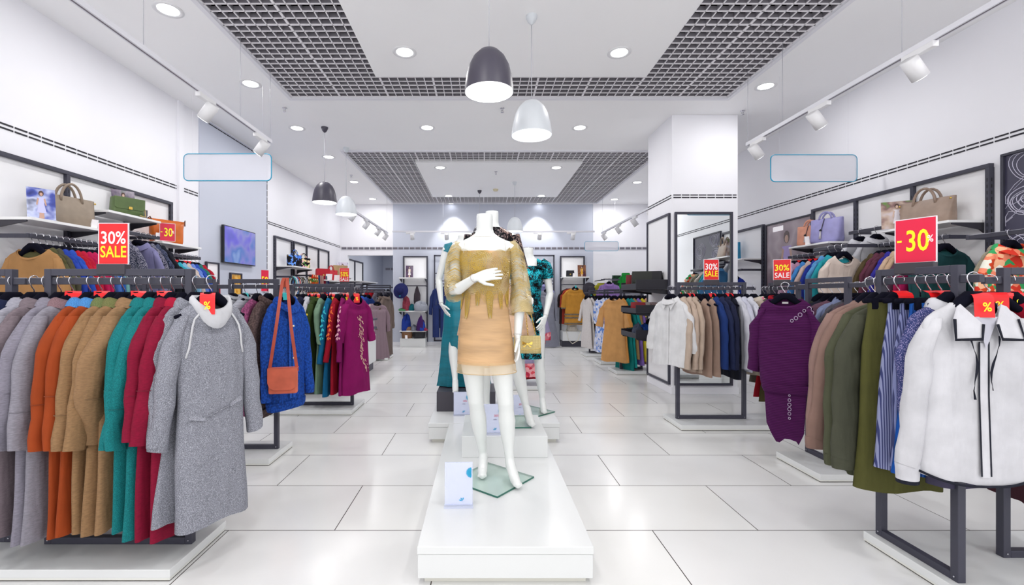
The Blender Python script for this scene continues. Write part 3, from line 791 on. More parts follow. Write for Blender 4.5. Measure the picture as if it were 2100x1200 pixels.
# second row
platform('white rack platform under the knit sweaters, second row left', -2.75, -1.65, 3.51, 3.95)
rack('short clothes rack holding knit sweaters, second row left', -1.885, 3.745, 0, .41, ext=(.06, .12))
rack('clothes rack behind the front coats, second row left', -2.5, 3.76, 0, .62, ext=(.05, .05))
X2 = lambda u: (u-989)/930*3.745
L2 = [(X2(478), 'sweater', 'white ribbed sweater', '#c9cbd4', dict(fab='rib', L=.9, collar='stand')),
      (X2(503), 'sweater', 'pale grey ribbed sweater', '#b9bbc6', dict(fab='rib', L=.92, collar='stand')),
      (X2(528), 'sweater', 'pink knit sweater', '#a85584', dict(fab='cable', L=.95, sl=.66)),
      (X2(550), 'sweater', 'brown cable knit sweater', '#6a5654', dict(fab='cable', L=.98, sl=.66, collar='cowl', dip=.06))]
fill('the knitwear rack', None, 3.745, 'x', 1.393, 88, L2, 'on the knitwear rack', tags=(1,), tcolor='turquoise', tagrz=40)
gp = (X2(592), 3.70, 1.393)
g, p = garment('sweater', gp, math.radians(66), 'cobalt blue cable knit cardigan behind the coral shoulder bag', '#1f56c0', 'clothes on the knitwear rack', name='cardigan', cat='cardigan', fab='cable', L=.92, sl=.68, srx=.05, t=.05, sw=.19, cw=.185, hw=.18, collar='fold', dip=.09, flare=.02)
m = MB().use(cloth('#2a62cc', 'rib'))
for s in (-1, 1): m.loft([[(s*.004+s*.0, front_y(p, 0, z)-.004, z), (s*.03, front_y(p, .03, z)-.004, z)] for z in [-.18-.07*i for i in range(11)]], closed=False)
m.build('button_band', g)
m = MB().use(simple('button', '#e6e0cc', .4))
for i in range(5): m.tube([(.016, front_y(p, 0, -.3-.13*i)-.004, -.3-.13*i), (.016, front_y(p, 0, -.3-.13*i)-.009, -.3-.13*i)], .009, 10)
m.build('button', g)
hanger(gp, math.radians(66), 'black hanger holding the cobalt blue cardigan', 'hangers on the knitwear rack')
sale_tag((gp[0], gp[1]-.02, gp[2]), math.radians(20), 'small turquoise tag above the cobalt blue cardigan', color='turquoise')
# coral shoulder bag hung from the bar
CORAL = cloth('#ea7458', 'leather'); CORALD = cloth('#c85a44', 'leather')
t = thing('shoulder_bag', 'coral leather shoulder bag with long strap hanging over the blue cardigan', 'bag', (-1.535, 3.5, .565), math.radians(14))
m = MB().use(CORAL); m.loft([[(a*.103, b*.03, z) for a, b in ((-1, -1), (1, -1), (1, 1), (-1, 1))] for z in (.0, .03, .19)], True, True, True, smooth=False); m.build('bag_body', t, bevel=.012)
m = MB().use(CORAL); pts = [(-.108, .2), (.108, .2), (.108, .09), (.095, .05), (.06, .03), (-.06, .03), (-.095, .05), (-.108, .09)]
m.prism(pts, 'y', -.04, -.034); m.box(-.108, .108, -.04, .03, .194, .2); m.build('flap', t, bevel=.003)
m = MB().use(CORALD)
for s in (-1, 1):
    m.loft([[(s*.1-.012, .0, .17), (s*.1+.012, .0, .17)], [(s*.055-.012, .01, .5), (s*.055+.012, .01, .5)], [(s*.018-.012, .06, .86), (s*.018+.012, .06, .86)], [(s*.012-.012, .10, .895), (s*.012+.012, .1, .895)]], closed=False)
    m.loft([[(s*.012-.012, .10, .895), (s*.012+.012, .1, .895)], [(s*.012-.012, .13, .82), (s*.012+.012, .13, .82)]], closed=False)
m.build('strap', t)

# third rack: jackets and embroidered dresses
platform('white rack platform under the embroidered dresses, third row left', -2.5, -1.44, 4.99, 5.55)
rack('clothes rack holding embroidered dresses, third row left', -1.845, 5.24, 0, .72, ext=(.06, .07))
X3 = lambda u: (u-989)/930*5.24
L3 = [(X3(612), 'shirt', 'beige jacket', '#9a948e', dict(name='jacket', L=.8)),
      (X3(622), 'shirt', 'navy jacket', '#20243c', dict(name='jacket', L=.98)),
      (X3(636), 'shirt', 'white shirt', '#d9dae2', dict(L=.95)),
      (X3(649), 'coat', 'olive green jacket with yellow pin', '#37481f', dict(L=1.1, name='jacket')),
      (X3(664), 'dress', 'sage green dress', '#7d9c82', dict(L=1.15, sl=.45)),
      (X3(680), 'dress', 'blue dress with turquoise embroidery', '#0f6796', dict(L=1.17, sl=.66, srx=.055)),
      (X3(693), 'dress', 'red dress with orange embroidery', '#a9122c', dict(L=1.15, sl=.64)),
      (X3(708), 'dress', 'magenta dress with pink embroidery', '#8c1263', dict(L=1.17, sl=.64))]
ts = fill('the dress rack', None, 5.24, 'x', 1.393, 90, L3, 'on the third left rack', tags=(2, 3, 5, 7), tagrz=30)
def embroid(t, p, color, s=-1):
    m = MB().use(simple('embroidery', color, .6)); rr = random.Random(3); xs = s*(p['sw']+.015+p['srx'])
    for k in range(22):
        z = -.2-.016*k; a = rr.uniform(-.9, .9); ln = rr.uniform(.022, .05); y = rr.uniform(-.012, .012)
        d = Vector((0, sin(a)*.8, -cos(a) if k % 3 else cos(a))); n = Vector((0, d.z, -d.y))
        x_, _, _, rx_, _ = sleeve_at(p, s, max(0, min(1, (-z-.148)/p['sl']))); b = Vector((x_+s*(rx_*1.03+.004), y, z)); q = len(m.v)
        for v in (b, b+d*ln*.45+n*.009, b+d*ln, b+d*ln*.45-n*.009): m.v.append(tuple(v))
        m.face([q, q+1, q+2, q+3])
    m.build('embroidery', t)
for i, c in ((5, '#35c3d0'), (6, '#f06a28'), (7, '#e6a9b8')): embroid(ts[i][0], ts[i][1], c)
m = MB().use(simple('pin_yellow', '#e2c53a', .5)); g, p = ts[3]; m.box(-.3, -.296, -.02, .02, -.27, -.25); m.build('pin', g)
gp = (X3(732), 5.2, 1.393); ga = math.radians(62)
g, p = garment('dress', gp, ga, 'magenta dress with beaded front, foremost on the third left rack', '#931064', 'clothes on the dress rack', L=1.16, sl=.43, srx=.06, sry=.045, t=.055, dip=.08, nw=.1, sw=.19, hw=.21, ww=.175, flare=.02)
hanger(gp, ga, 'black hanger holding the foremost magenta dress', 'hangers on the dress rack')
sale_tag(gp, math.radians(25), 'red percent tag above the foremost magenta dress')
m = MB().use(simple('beads', '#f0c9b4', .35)); rr = random.Random(5)
for k in range(95):
    f = k/95; z = -.28-.62*f; xc = -.02+.04*sin(f*7)+ (.11*f if f > .4 else .044*f*0)
    x = xc+rr.uniform(-.03, .03); a = rr.uniform(.2, 1.2); ln = rr.uniform(.02, .045); y = front_y(p, x, z)-.004
    d = Vector((sin(a)*.5, 0, -cos(a))); n = Vector((d.z, 0, -d.x)); b = Vector((x, y, z)); q = len(m.v)
    for v in (b+n*.0035, b+d*ln+n*.003, b+d*ln-n*.003, b-n*.0035): m.v.append(tuple(v))
    m.face([q, q+1, q+2, q+3])
m.build('beading', g)

# cash desk
t = thing('cash_desk', 'white cash desk with dark top and shelf bands behind the dress rack', 'counter', (-2.25, 7.1, 0))
m = MB().use(WHITE); m.box(-.33, .33, -1.1, 1.1, .14, .62); m.box(-.33, .3, -1.1, 1.1, .66, .88); m.build('cabinet', t, bevel=.004)
m = MB().use(DARK); m.box(-.29, .29, -1.05, 1.05, 0, .14); m.build('kick_base', t)
m = MB().use(DARK); m.box(-.35, .35, -1.12, 1.12, .88, .915); m.build('worktop', t, bevel=.003)
m = MB().use(DARK); m.box(-.34, .345, -1.11, .4, .62, .66); m.box(.3, .345, .42, 1.1, .72, .76); m.build('shelf_band', t)
for i, (y, dx, w, h, wh) in enumerate(((6.9, .1, .12, .08, 'front one'), (7.35, .05, .1, .12, 'tall one'), (7.9, .22, .1, .03, 'flat one at the far end'))):
    m = MB().use(TURQ); m.box(-w, w, -.07, .07, 0, h); m.use(simple('turq_lid', '#4ac6ca', .5)); m.box(-w-.004, w+.004, -.074, .074, h, h+.02)
    tag(m.build('gift_box', None, (-2.25+dx, y, .915), 0, bevel=.003), 'turquoise gift box on the cash desk, '+wh, 'box', 'turquoise boxes on the cash desk')

# far left racks near the passage
XF = lambda u, y: (u-989)/930*y
platform('white rack platform under the mauve dress beside the passage', -2.6, -1.92, 9.2, 9.8, .05)
rack('far left clothes rack holding blue jackets and mauve dress', -2.3, 9.45, 0, .5, ext=(.08, .12))
specs = [(-2.52, 'blouse', 'royal blue jacket', '#23479a', dict(tier=1, name='jacket', L=.95)), (-2.45, 'blouse', 'bright blue jacket', '#2f5fc0', dict(tier=1, name='jacket', L=.95)),
         (-2.37, 'dress', 'cobalt dress', '#23479a', dict(tier=1, L=1.0)), (-2.08, 'coat', 'brown coat', '#6e5f58', dict(tier=1, L=1.28)), (-2.0, 'coat', 'taupe brown coat', '#74655e', dict(tier=1, L=1.3))]
fill('the far left rack', None, 9.45, 'x', 1.393, 70, specs, 'on the far left rack')
gp = (-2.13, 9.2, 1.25)
garment('dress', gp, math.radians(30), 'pleated mauve dress hanging at the front of the far left rack', '#9d8590', 'clothes on the far left rack', tier=2, fab='pleat', L=1.2, sl=.5, t=.06)
garment('dress', (-2.22, 9.22, 1.25), math.radians(60), 'pale pink dress beside the pleated mauve dress', '#c8a8ae', 'clothes on the far left rack', tier=1, L=.9, sl=.3)
hanger(gp, math.radians(30), 'black hanger holding the pleated mauve dress', 'hangers on the far left rack')
rack('clothes rack inside the passage holding red tops', -2.95, 12.9, 0, .7, z0=.0, zt=1.62, zb=1.55)
fill('the passage rack', None, 12.9, 'x', 1.55, 60, [(-3.2, 'blouse', 'red top', '#b01226', dict(tier=1)), (-3.08, 'blouse', 'scarlet top', '#c8182a', dict(tier=1)), (-2.95, 'blouse', 'black and white top', '#55505c', dict(tier=1, fab='dots')), (-2.8, 'blouse', 'dark top', '#26242e', dict(tier=1)), (-2.68, 'blouse', 'charcoal top', '#3a3a46', dict(tier=1))], 'on the passage rack', hook=False)
# ================================================================== WALL FIXTURES
PANEL = simple('panel_white', '#f2f2f4', .35); SHELF = simple('shelf_white', '#f0f0f0', .35); LACQ = simple('grey_bracket', '#35333c', .5)
def wall_frame(label, side, ys, z0, z1, uprights, name='wall_frame', panel=True):
    """dark slotted uprights and top rail framing white back panels"""
    xw, d = (XL, 1) if side == 'L' else (XR, -1)
    t = thing(name, label, 'wall frame', (xw, (ys[0]+ys[1])/2, z0)); oy = (ys[0]+ys[1])/2; hh = z1-z0
    def bx(m, a, b, y0, y1, za, zb): m.box(min(a*d, b*d), max(a*d, b*d), y0-oy, y1-oy, za-z0, zb-z0)
    if panel:
        m = MB().use(PANEL); bx(m, .001, .012, ys[0]+.02, ys[1]-.02, z0, z1-.02); m.build('back_panel', t)
    m = MB().use(DARK); bx(m, .001, .045, ys[0], ys[1], z1-.035, z1); m.build('top_rail', t, bevel=.003)
    for u in uprights:
        m = MB().use(DARK); bx(m, .001, .045, u-.017, u+.017, z0, z1-.035); m.use(simple('slot_black', '#101016', .6)); z = z0+.05
        while z < z1-.1:
            m.box(min(.045*d, .0456*d), max(.045*d, .0456*d), u-oy-.004, u-oy+.004, z-z0, z-z0+.03)
            m.box(min(.02*d, .03*d), max(.02*d, .03*d), u-oy-.0178, u-oy-.017, z-z0, z-z0+.03); z += .055
        m.build('upright', t)
    return t
def wall_shelf(label, side, y0, y1, z, dep=.33, th=.022):
    xw, d = (XL, 1) if side == 'L' else (XR, -1)
    t = thing('wall_shelf', label, 'shelf', (xw, (y0+y1)/2, z)); h = (y1-y0)/2
    m = MB().use(SHELF); m.box(min(.03*d, dep*d), max(.03*d, dep*d), -h, h, -th, 0); m.build('shelf_board', t, bevel=.002)
    for s in (-1, 1):
        y = s*(h-.012)-.006
        m = MB().use(LACQ); m.prism([(.012*d, -th), (dep*.88*d, -th), (dep*.88*d, -th-.012), (.05*d, -th-.06), (.012*d, -th-.09)], 'y', y, y+.012); m.build('bracket', t)
    return t
def wall_rail(label, side, y0, y1, z, out=.33):
    xw, d = (XL, 1) if side == 'L' else (XR, -1)
    t = thing('wall_rail', label, 'hanging rail', (xw, (y0+y1)/2, z)); h = (y1-y0)/2
    for s in (-1, 1):
        m = MB().use(DARK); m.box(min(.02*d, (out+.012)*d), max(.02*d, (out+.012)*d), s*(h-.02)-.008, s*(h-.02)+.008, -.017, .015); m.build('arm', t)
    m = MB().use(DARK2); m.box(out*d-.011, out*d+.011, -h-.0, h, -.018, .015); m.use(simple('bar_cap', '#b9b9c2', .3, .6)); m.box(out*d-.007, out*d+.007, -h, h, .015, .018)
    m.build('bar', t, bevel=.002)
    return t
# ------------------------------------------------------------------ bags
def bag(kind, loc, rz, w, h, d, color, label, fab='leather', strap=None, metal=GOLD, cat='handbag', parts=True, nm='handbag', pal=None):
    t = thing(nm, label, cat, loc, rz); mt = cloth(color, fab, pal); ms = cloth(strap, 'leather') if strap else mt
    def ring(a, b, z, e=.55, n=28): return [(a*(abs(cos(q))**e)*(1 if cos(q) > 0 else -1), b*(abs(sin(q))**e)*(1 if sin(q) > 0 else -1), z) for q in [2*pi*i/n+.01 for i in range(n)]]
    if kind == 'tote':
        m = MB().use(mt); a, b = w/2, d/2
        m.loft([ring(a*.86, b*.8, 0, .4), ring(a*.92, b, h*.06, .4), ring(a*.97, b*.9, h*.4), ring(a*1.0, b*.55, h*.8), ring(a*1.03, b*.3, h)], True, True, False); m.loft([ring(a*1.03, b*.3, h), ring(a*1.0, b*.2, h*.97), ring(a*.9, b*.12, h*.7)], True, False, True)
        m.build('bag_body', t)
        for s in (-1, 1):
            hd = MB().use(ms); hd.tube([(a*.42*cos(q), s*b*.45, h*.82+h*.62*sin(q)) for q in [pi*i/12 for i in range(13)]], .009*w/.34, 7); hd.build('handle', t)
        c = MB().use(metal); 
        for s in (-1, 1): c.tube([(s*a*.96, -b*.42, h*.9), (s*a*.96, -b*.5, h*.9)], .008, 10)
        c.build('stud', t)
    elif kind == 'soft':   # drawstring shopper with tassel cord
        m = MB().use(mt); a, b = w/2, d/2
        m.loft([ring(a*.9, b*.9, 0, .4), ring(a*.95, b, h*.1, .4), ring(a*.98, b*.85, h*.5), ring(a*1.02, b*.45, h*.95), ring(a*1.02, b*.3, h)], True, True, True); m.build('bag_body', t)
        hd = MB().use(ms)
        for s in (-1, 1): hd.tube([(a*.4*cos(q), s*b*.35, h*.96+h*.3*sin(q)) for q in [pi*i/10 for i in range(11)]], .012, 7, flat=.6)
        hd.build('handle', t)
        c = MB().use(simple('cord_dark', '#3a3540', .6)); c.tube([(-a*.02, -b*.5, h), (-a*.1, -b*.9, h*.55), (-a*.12, -b*1.02, h*.5)], .004, 6); c.build('cord', t)
        c = MB().use(BLACK); c.lathe([(.0, .016), (.014, .006), (.014, -.006), (.0, -.016)], 12, (-a*.12, -b*1.03, h*.5)); c.build('toggle', t)
        c = MB().use(simple('tassel', '#c9c4c8', .5)); c.tube([(-a*.12, -b*1.04, h*.47), (-a*.14, -b*1.06, h*.15)], [.006, .014], 7); c.build('tassel', t)
    elif kind == 'flap':
        a, b = w/2, d/2; m = MB().use(mt); m.loft([ring(a, b, 0, .35), ring(a*1.01, b, h*.3, .35), ring(a*.98, b*.75, h*.9, .35), ring(a*.94, b*.6, h, .35)], True, True, True); m.build('bag_body', t)
        f = MB().use(mt); f.prism([(-a*.98, h*1.02), (a*.98, h*1.02), (a*.97, h*.42), (a*.8, h*.34), (-a*.8, h*.34), (-a*.97, h*.42)], 'y', -b*1.12, -b*.98); f.build('flap', t, bevel=.004)
        c = MB().use(metal); c.box(-.016, .016, -b*1.3, -b*1.1, h*.33, h*.5); c.build('clasp', t, bevel=.003)
        if strap is not None:
            sp = MB().use(ms); sp.tube([(a*.9, 0, h*.9), (a*1.12, -.01, h*.5), (a*1.1, -.03, h*.05), (a*.6, -.06, .01)], .006, 6, flat=.5); sp.build('strap', t)
    elif kind == 'backpack':
        a, b = w/2, d/2; m = MB().use(mt); m.loft([ring(a*.95, b, 0, .45), ring(a*1.05, b*1.05, h*.25, .5), ring(a, b*.9, h*.7, .6), ring(a*.75, b*.6, h*.93, .7), ring(a*.5, b*.35, h)], True, True, True); m.build('bag_body', t)
        f = MB().use(mt); f.loft([ring(a*.78, b*.7, h*.98, .6), ring(a*.98, b*1.02, h*.8, .55), ring(a*.98, b*1.04, h*.62, .55)], True, True, False); f.build('flap', t)
        f = MB().use(mt); f.box(-a*.6, a*.6, -b*1.3, -b*.9, h*.08, h*.45); f.build('pocket', t, bevel=.01)
        hd = MB().use(ms); hd.tube([(a*.2*cos(q), 0, h*.97+h*.16*sin(q)) for q in [pi*i/8 for i in range(9)]], .007, 6); hd.build('handle', t)
    elif kind == 'wedge':   # slouchy triangular tote
        a, b = w/2, d/2; m = MB().use(mt); m.loft([ring(a*.82, b, 0, .4), ring(a*.86, b, h*.12, .4), ring(a*.95, b*.6, h*.7), ring(a*1.08, b*.2, h)], True, True, True); m.build('bag_body', t)
        for s in (-1, 1):
            c = MB().use(cloth('#6d3a22', 'leather')); c.tube([(s*a*1.05, 0, h*.98), (s*a*1.0, -b*.4, h*1.05), (s*a*.9, -b*.8, h*.8)], .006, 6); c.build('side_tie', t)
        c = MB().use(ms); c.box(-.02, .02, -b*1.02, -b*.9, h*.2, h*.3); c.build('patch', t)
    return t
def price_card(loc, rz, label, w=.05, h=.075):
    t = MB().use(WPRINT); t.prism([(-.0, 0), (.025, 0), (-.012, h), (-.018, h)], 'x', -w/2, w/2)
    return tag(t.build('price_card', None, loc, rz), label, 'price card')
PHOTO = {}
def photo_mat(seed, pal, sc=9):
    m, nt, b = _new('printed_photo'); L = nt.links.new
    tc = nd(nt, 'ShaderNodeTexCoord'); n = nd(nt, 'ShaderNodeTexNoise', noise_dimensions='4D'); n.inputs['W'].default_value = seed; n.inputs['Scale'].default_value = sc; n.inputs['Detail'].default_value = 2
    L(tc.outputs['Object'], n.inputs[0]); k = len(pal)
    L(ramp(nt, n.outputs[0], [(.3+.4*i/(k-1), c) for i, c in enumerate(pal)]), b.inputs['Base Color']); b.inputs['Roughness'].default_value = .2
    return m
def figure(mb, cx, z, s, dress, skin='#d8b9a4', hair='#4a2e22', y=-.002):
    """flat printed figure of a woman in a dress, part of a photo print"""
    def poly(p, m, yy): mb.use(m); n = len(mb.v); mb.v += [(cx+a*s, yy, z+b*s) for a, b in p]; mb.face(range(n, n+len(p)))
    poly([(-.07, 0), (.07, 0), (.05, .35), (-.05, .35)], simple('print_skin', skin, .4), y)
    poly([(-.13, .2), (.13, .2), (.07, .55), (.11, .76), (-.11, .76), (-.07, .55)], simple('print_dress', dress, .4), y-.0003)
    poly([(.1, .74), (.14, .5), (.11, .45), (.06, .7)], simple('print_skin', skin, .4), y-.0004)
    poly([(-.1, .74), (-.14, .5), (-.11, .45), (-.06, .7)], simple('print_skin', skin, .4), y-.0004)
    poly([(.07*cos(i*pi/5), .9+.1*sin(i*pi/5)) for i in range(10)], simple('print_hair', hair, .4), y-.0005)
    poly([(.042*cos(i*pi/5), .87+.062*sin(i*pi/5)) for i in range(10)], simple('print_skin', skin, .4), y-.0008)
def photo_stand(loc, rz, w, h, seed, pal, dress, label, lean=-.12, skin='#d8b9a4'):
    t = thing('photo_stand', label, 'photo stand', loc, rz)
    m = MB().use(photo_mat(seed, pal)); m.box(-w/2, w/2, 0, .003, 0, h)
    if dress: figure(m, 0, .02*h, h*.9, dress, skin)
    o = m.build('photo_print', t); o.rotation_euler = (lean, 0, 0); o.location = (0, 0, .006)
    m = MB().use(ACRYL); m.box(-w/2, w/2, -.03, .05, 0, .005); m.build('acrylic_foot', t)
    return t
def sale_sign(loc, rz, lines, w, h, label, bg=RED, holder=True, z_up=0):
    t = thing('sale_sign', label, 'sale sign', loc, rz)
    m = MB().use(bg); m.box(-w/2, w/2, -.002, .002, .012, .012+h); m.build('printed_card', t)
    m = MB().use(simple('acrylic_edge', '#e3dbe2', .2)); e = .004
    m.box(-w/2-e, -w/2, -.003, .003, .008, .012+h+e); m.box(w/2, w/2+e, -.003, .003, .008, .012+h+e); m.box(-w/2, w/2, -.003, .003, .012+h, .012+h+e); m.box(-w/2, w/2, -.003, .003, .008, .012); m.build('acrylic_edge', t)
    for body, fw_, fh_, cx, cz, mt in lines:
        w_ = MB(); text(w_, body, 1, (cx*w, .012+cz*h), off=.012, mat=mt, y=-.0032, fit=(fw_*w, fh_*h))
        w_.build('lettering', t)
    if holder:
        m = MB().use(simple('holder_brown', '#35323a', .5)); m.box(-w*.49, w*.49, -.022, .022, -.045, .01); m.build('clip_base', t, bevel=.003)
    return t
S30 = [('30%', .86, .32, 0, .65, WPRINT), ('SALE', .9, .29, 0, .3, YEL)]
S30b = [('30%', .84, .31, 0, .6, YEL), ('SALE', .86, .27, 0, .22, WPRINT)]
M30 = [('30', .56, .5, .06, .5, YEL), ('-', .12, .045, -.4, .5, YEL), ('%', .15, .16, .37, .52, WPRINT)]
M50 = [('-50', .9, .36, -.02, .52, YEL)]
S50 = [('50%', .84, .36, 0, .55, YEL), ('SALE', .84, .26, 0, .18, WPRINT), ('-----------', .76, .02, 0, .86, WPRINT)]

# ================================================================== LEFT WALL
wall_frame('dark slotted wall frame with white panels, near left wall', 'L', (2.4, 5.46), 0.1, 2.44, (2.4+.02, 4.08, 4.76, 5.44))
wall_shelf('white wall shelf carrying the taupe tote bag, left wall', 'L', 3.45, 4.13, 1.92)
wall_shelf('white wall shelf carrying the green studded bag, left wall', 'L', 4.17, 4.85, 2.11)
wall_shelf('white wall shelf carrying the orange bag, left wall', 'L', 4.87, 5.55, 1.905)
wall_rail('dark hanging rail under the tote bag shelf, left wall', 'L', 3.42, 4.12, 1.775)
wall_rail('dark hanging rail under the green bag shelf, left wall', 'L', 4.2, 4.82, 1.93)
wall_rail('dark hanging rail under the orange bag shelf, left wall', 'L', 4.82, 5.52, 1.77)
gw = XL+.33
ya = 3.47
WA = [('top', 'tan long sleeved top', '#b98a58', dict(L=.95, sl=.6, nw=.12, dip=.07, sw=.22, tier=2)), ('blouse', 'olive blouse', '#5a5836', dict(tier=1, L=.8)), ('blouse', 'grey olive blouse', '#55523f', dict(tier=1, L=.85)), ('blouse', 'royal blue blouse', '#2846b0', dict(tier=1)),
      ('blouse', 'cobalt blouse', '#2d55c0', dict(tier=1)), ('blouse', 'red blouse', '#c0152c', dict(tier=1, L=.9)), ('blouse', 'crimson blouse', '#c6163a', dict(tier=1, L=.92)), ('blouse', 'raspberry blouse', '#c21352', dict(tier=1, L=.94)),
      ('blouse', 'pink red blouse', '#ca1a58', dict(tier=1, L=.92)), ('blouse', 'cornflower blouse', '#4a78c8', dict(tier=1)), ('blouse', 'blue silk blouse', '#2f62b8', dict(tier=1)), ('blouse', 'aqua blouse', '#77b4b4', dict(tier=1, L=.9))]
fill('the near left wall rail', gw, gw, 'y', 1.775, 0, [(ya+.055*i,)+a for i, a in enumerate(WA)], 'on rail under tote shelf')
WB = [('blouse', 'lavender suede top', '#8a88b4', dict(L=.95, sl=.62, tier=2, dip=.06)), ('blouse', 'navy patterned blouse', '#20253f', dict(tier=1, fab='dots')), ('blouse', 'midnight blue blouse', '#1c2238', dict(tier=1, fab='dots', color2='#8089b0')), ('blouse', 'black blouse', '#181a26', dict(tier=1))]
fill('the second left wall rail', gw, gw, 'y', 1.93, 0, [(4.52+.075*i,)+a for i, a in enumerate(WB)], 'on rail under green bag')
garment('blouse', (gw, 4.27, 1.93), .1, 'dark navy patterned blouse under the green bag shelf', '#242a45', 'clothes on the second left wall rail', fab='dots', tier=1, L=.7)
WC = [('blouse', 'black top', '#14161f', dict(tier=1)), ('blouse', 'navy top with teal print', '#151d30', dict(tier=1)), ('blouse', 'turquoise top', '#33b7cc', dict(tier=1)), ('blouse', 'sky blue top', '#8fc4e6', dict(tier=1)), ('blouse', 'cream top', '#dccac0', dict(tier=1)),
      ('blouse', 'periwinkle top', '#6f8fe0', dict(tier=1)), ('blouse', 'royal top', '#2c52b8', dict(tier=1)), ('blouse', 'green top', '#2a7a6a', dict(tier=1)), ('blouse', 'crimson top', '#b8142e', dict(tier=1, L=.85))]
fill('the third left wall rail', gw, gw, 'y', 1.77, 8, [(4.86+.073*i,)+a for i, a in enumerate(WC)], 'on rail under orange bag', tags=(0, 3, 5, 6), tagrz=25)

bag('tote', (XL+.19, 3.92, 1.92), math.radians(78), .4, .25, .15, '#a89886', 'taupe leather tote slumping on the near left wall shelf', strap='#a08e7c')
bag('flap', (XL+.24, 4.5, 2.11), math.radians(66), .28, .17, .1, '#647a4a', 'green studded flap bag on the left wall shelf', strap='#c9b070')
bag('flap', (XL+.2, 4.72, 2.11), math.radians(66), .12, .1, .06, '#6d6a74', 'small grey flap bag beside the green studded bag')
bag('wedge', (XL+.18, 5.15, 1.905), math.radians(60), .36, .27, .16, '#df6f1a', 'orange slouchy tote behind the small minus thirty card')
photo_stand((XL+.27, 3.6, 1.92), math.radians(58), .17, .25, 1, ['#2a3070', '#4a58b0', '#c8d0f0', '#20244a'], '#c8c8ee', 'photo print of woman in lilac dress beside the taupe tote', skin='#c9a08c')
photo_stand((XL+.12, 4.62, 2.11), math.radians(60), .2, .28, 2, ['#141026', '#3a2a4a', '#7a6a80', '#2a4a3a'], '#7a3a8a', 'dark photo print of woman behind the green studded bag')
price_card((XL+.3, 4.05, 1.92), math.radians(70), 'white price card beside the taupe tote on left shelf')
price_card((XL+.22, 4.98, 1.905), math.radians(60), 'white price card beside the orange tote on left shelf', .08, .1)
sale_sign((-3.47, 5.0, 1.91), math.radians(35), M30, .135, .19, 'small crimson minus thirty percent card before the orange tote', CRIM, holder=False)
sale_sign((-1.885, 2.32, 1.47), 0, S30, .147, .205, 'red 30% SALE sign standing on the front left rack')

# TV and posters on the grey panel
t = thing('television', 'slim flat television hung on the blue grey wall panel', 'television', (XL+.05, 6.94, 2.065), math.radians(90))
m = MB().use(simple('tv_black', '#14161f', .3)); m.box(-.45, .45, -.02, .02, -.272, .272); m.build('casing', t, bevel=.004)
m, nt, b = _new('tv_picture'); L = nt.links.new
tc = nd(nt, 'ShaderNodeTexCoord'); n = nd(nt, 'ShaderNodeTexNoise'); n.inputs['Scale'].default_value = 2.4; n.inputs['Detail'].default_value = 2; L(tc.outputs['Object'], n.inputs[0])
cr = ramp(nt, n.outputs[0], [(.28, '#2a3f9a'), (.42, '#5a50c8'), (.5, '#7a7ac0'), (.6, '#4a70b8'), (.72, '#9ab0d8')])
b.inputs['Base Color'].default_value = (.01, .01, .02, 1); b.inputs['Roughness'].default_value = .12; L(cr, b.inputs['Emission Color']); b.inputs['Emission Strength'].default_value = 1.0
s = MB().use(m); s.box(-.437, .437, -.0215, -.0205, -.258, .258); s.build('screen', t)
m = MB().use(DARK2); m.box(-.15, .15, .02, .049, -.12, .12); m.build('wall_mount', t)
def poster(label, y, z0, z1, w, fr, inner, x=XL+.014, rz=90, fw=.022, nm='framed_poster'):
    t = thing(nm, label, 'poster', (x, y, z0), math.radians(rz)); h = z1-z0
    m = MB().use(fr); m.box(-w/2, w/2, -.03, 0, 0, fw); m.box(-w/2, w/2, -.03, 0, h-fw, h); m.box(-w/2, -w/2+fw, -.03, 0, fw, h-fw); m.box(w/2-fw, w/2, -.03, 0, fw, h-fw); m.build('frame', t, bevel=.002)
    m = MB(); inner(m, w-2*fw, h-2*fw, fw); m.build('print', t)
    return t
def pr_wave(m, w, h, f):
    m.use(WPRINT).box(-w/2, w/2, -.012, -.002, f, f+h)
    m.use(simple('print_blue', '#2a9ac8', .5))
    for k in range(2):
        for i in range(4):
            x = -w*.3+i*w*.2; q = len(m.v); zc = f+h*(.66-.04*k); m.v += [(x-.035, -.0125, zc), (x, -.0125, zc+.03), (x+.035, -.0125, zc), (x, -.0125, zc-.03)]; m.face([q, q+1, q+2, q+3])
    m.use(simple('print_pink', '#d88a92', .5)).box(-w*.3, w*.25, -.0125, -.012, f+h*.8, f+h*.81)
def pr_orange(m, w, h, f): m.use(photo_mat(5, ['#8a5a10', '#e09a20', '#f0c060', '#c07a10'])).box(-w/2, w/2, -.012, -.002, f, f+h)
poster('white framed poster with blue wave print below the television', 6.28, 1.0, 1.78, .3, DARK, pr_wave)
poster('orange framed poster on the left wall below the television', 6.88, 1.05, 1.66, .32, DARK, pr_orange)
sale_sign((XL+.03, 7.75, 1.38), math.radians(68), M50, .2, .36, 'crimson minus fifty sign on the left wall past the television', CRIM, holder=False)
def pr_plain(m, w, h, f): m.use(WPRINT).box(-w/2, w/2, -.012, -.002, f, f+h); m.use(SLOT2); [m.box(-w*.3, w*.3, -.0125, -.012, f+h*(.3+.1*i), f+h*(.31+.1*i)) for i in range(5)]
poster('white notice in dark frame low on the left wall', 7.25, .75, 1.35, .3, DARK, pr_plain)

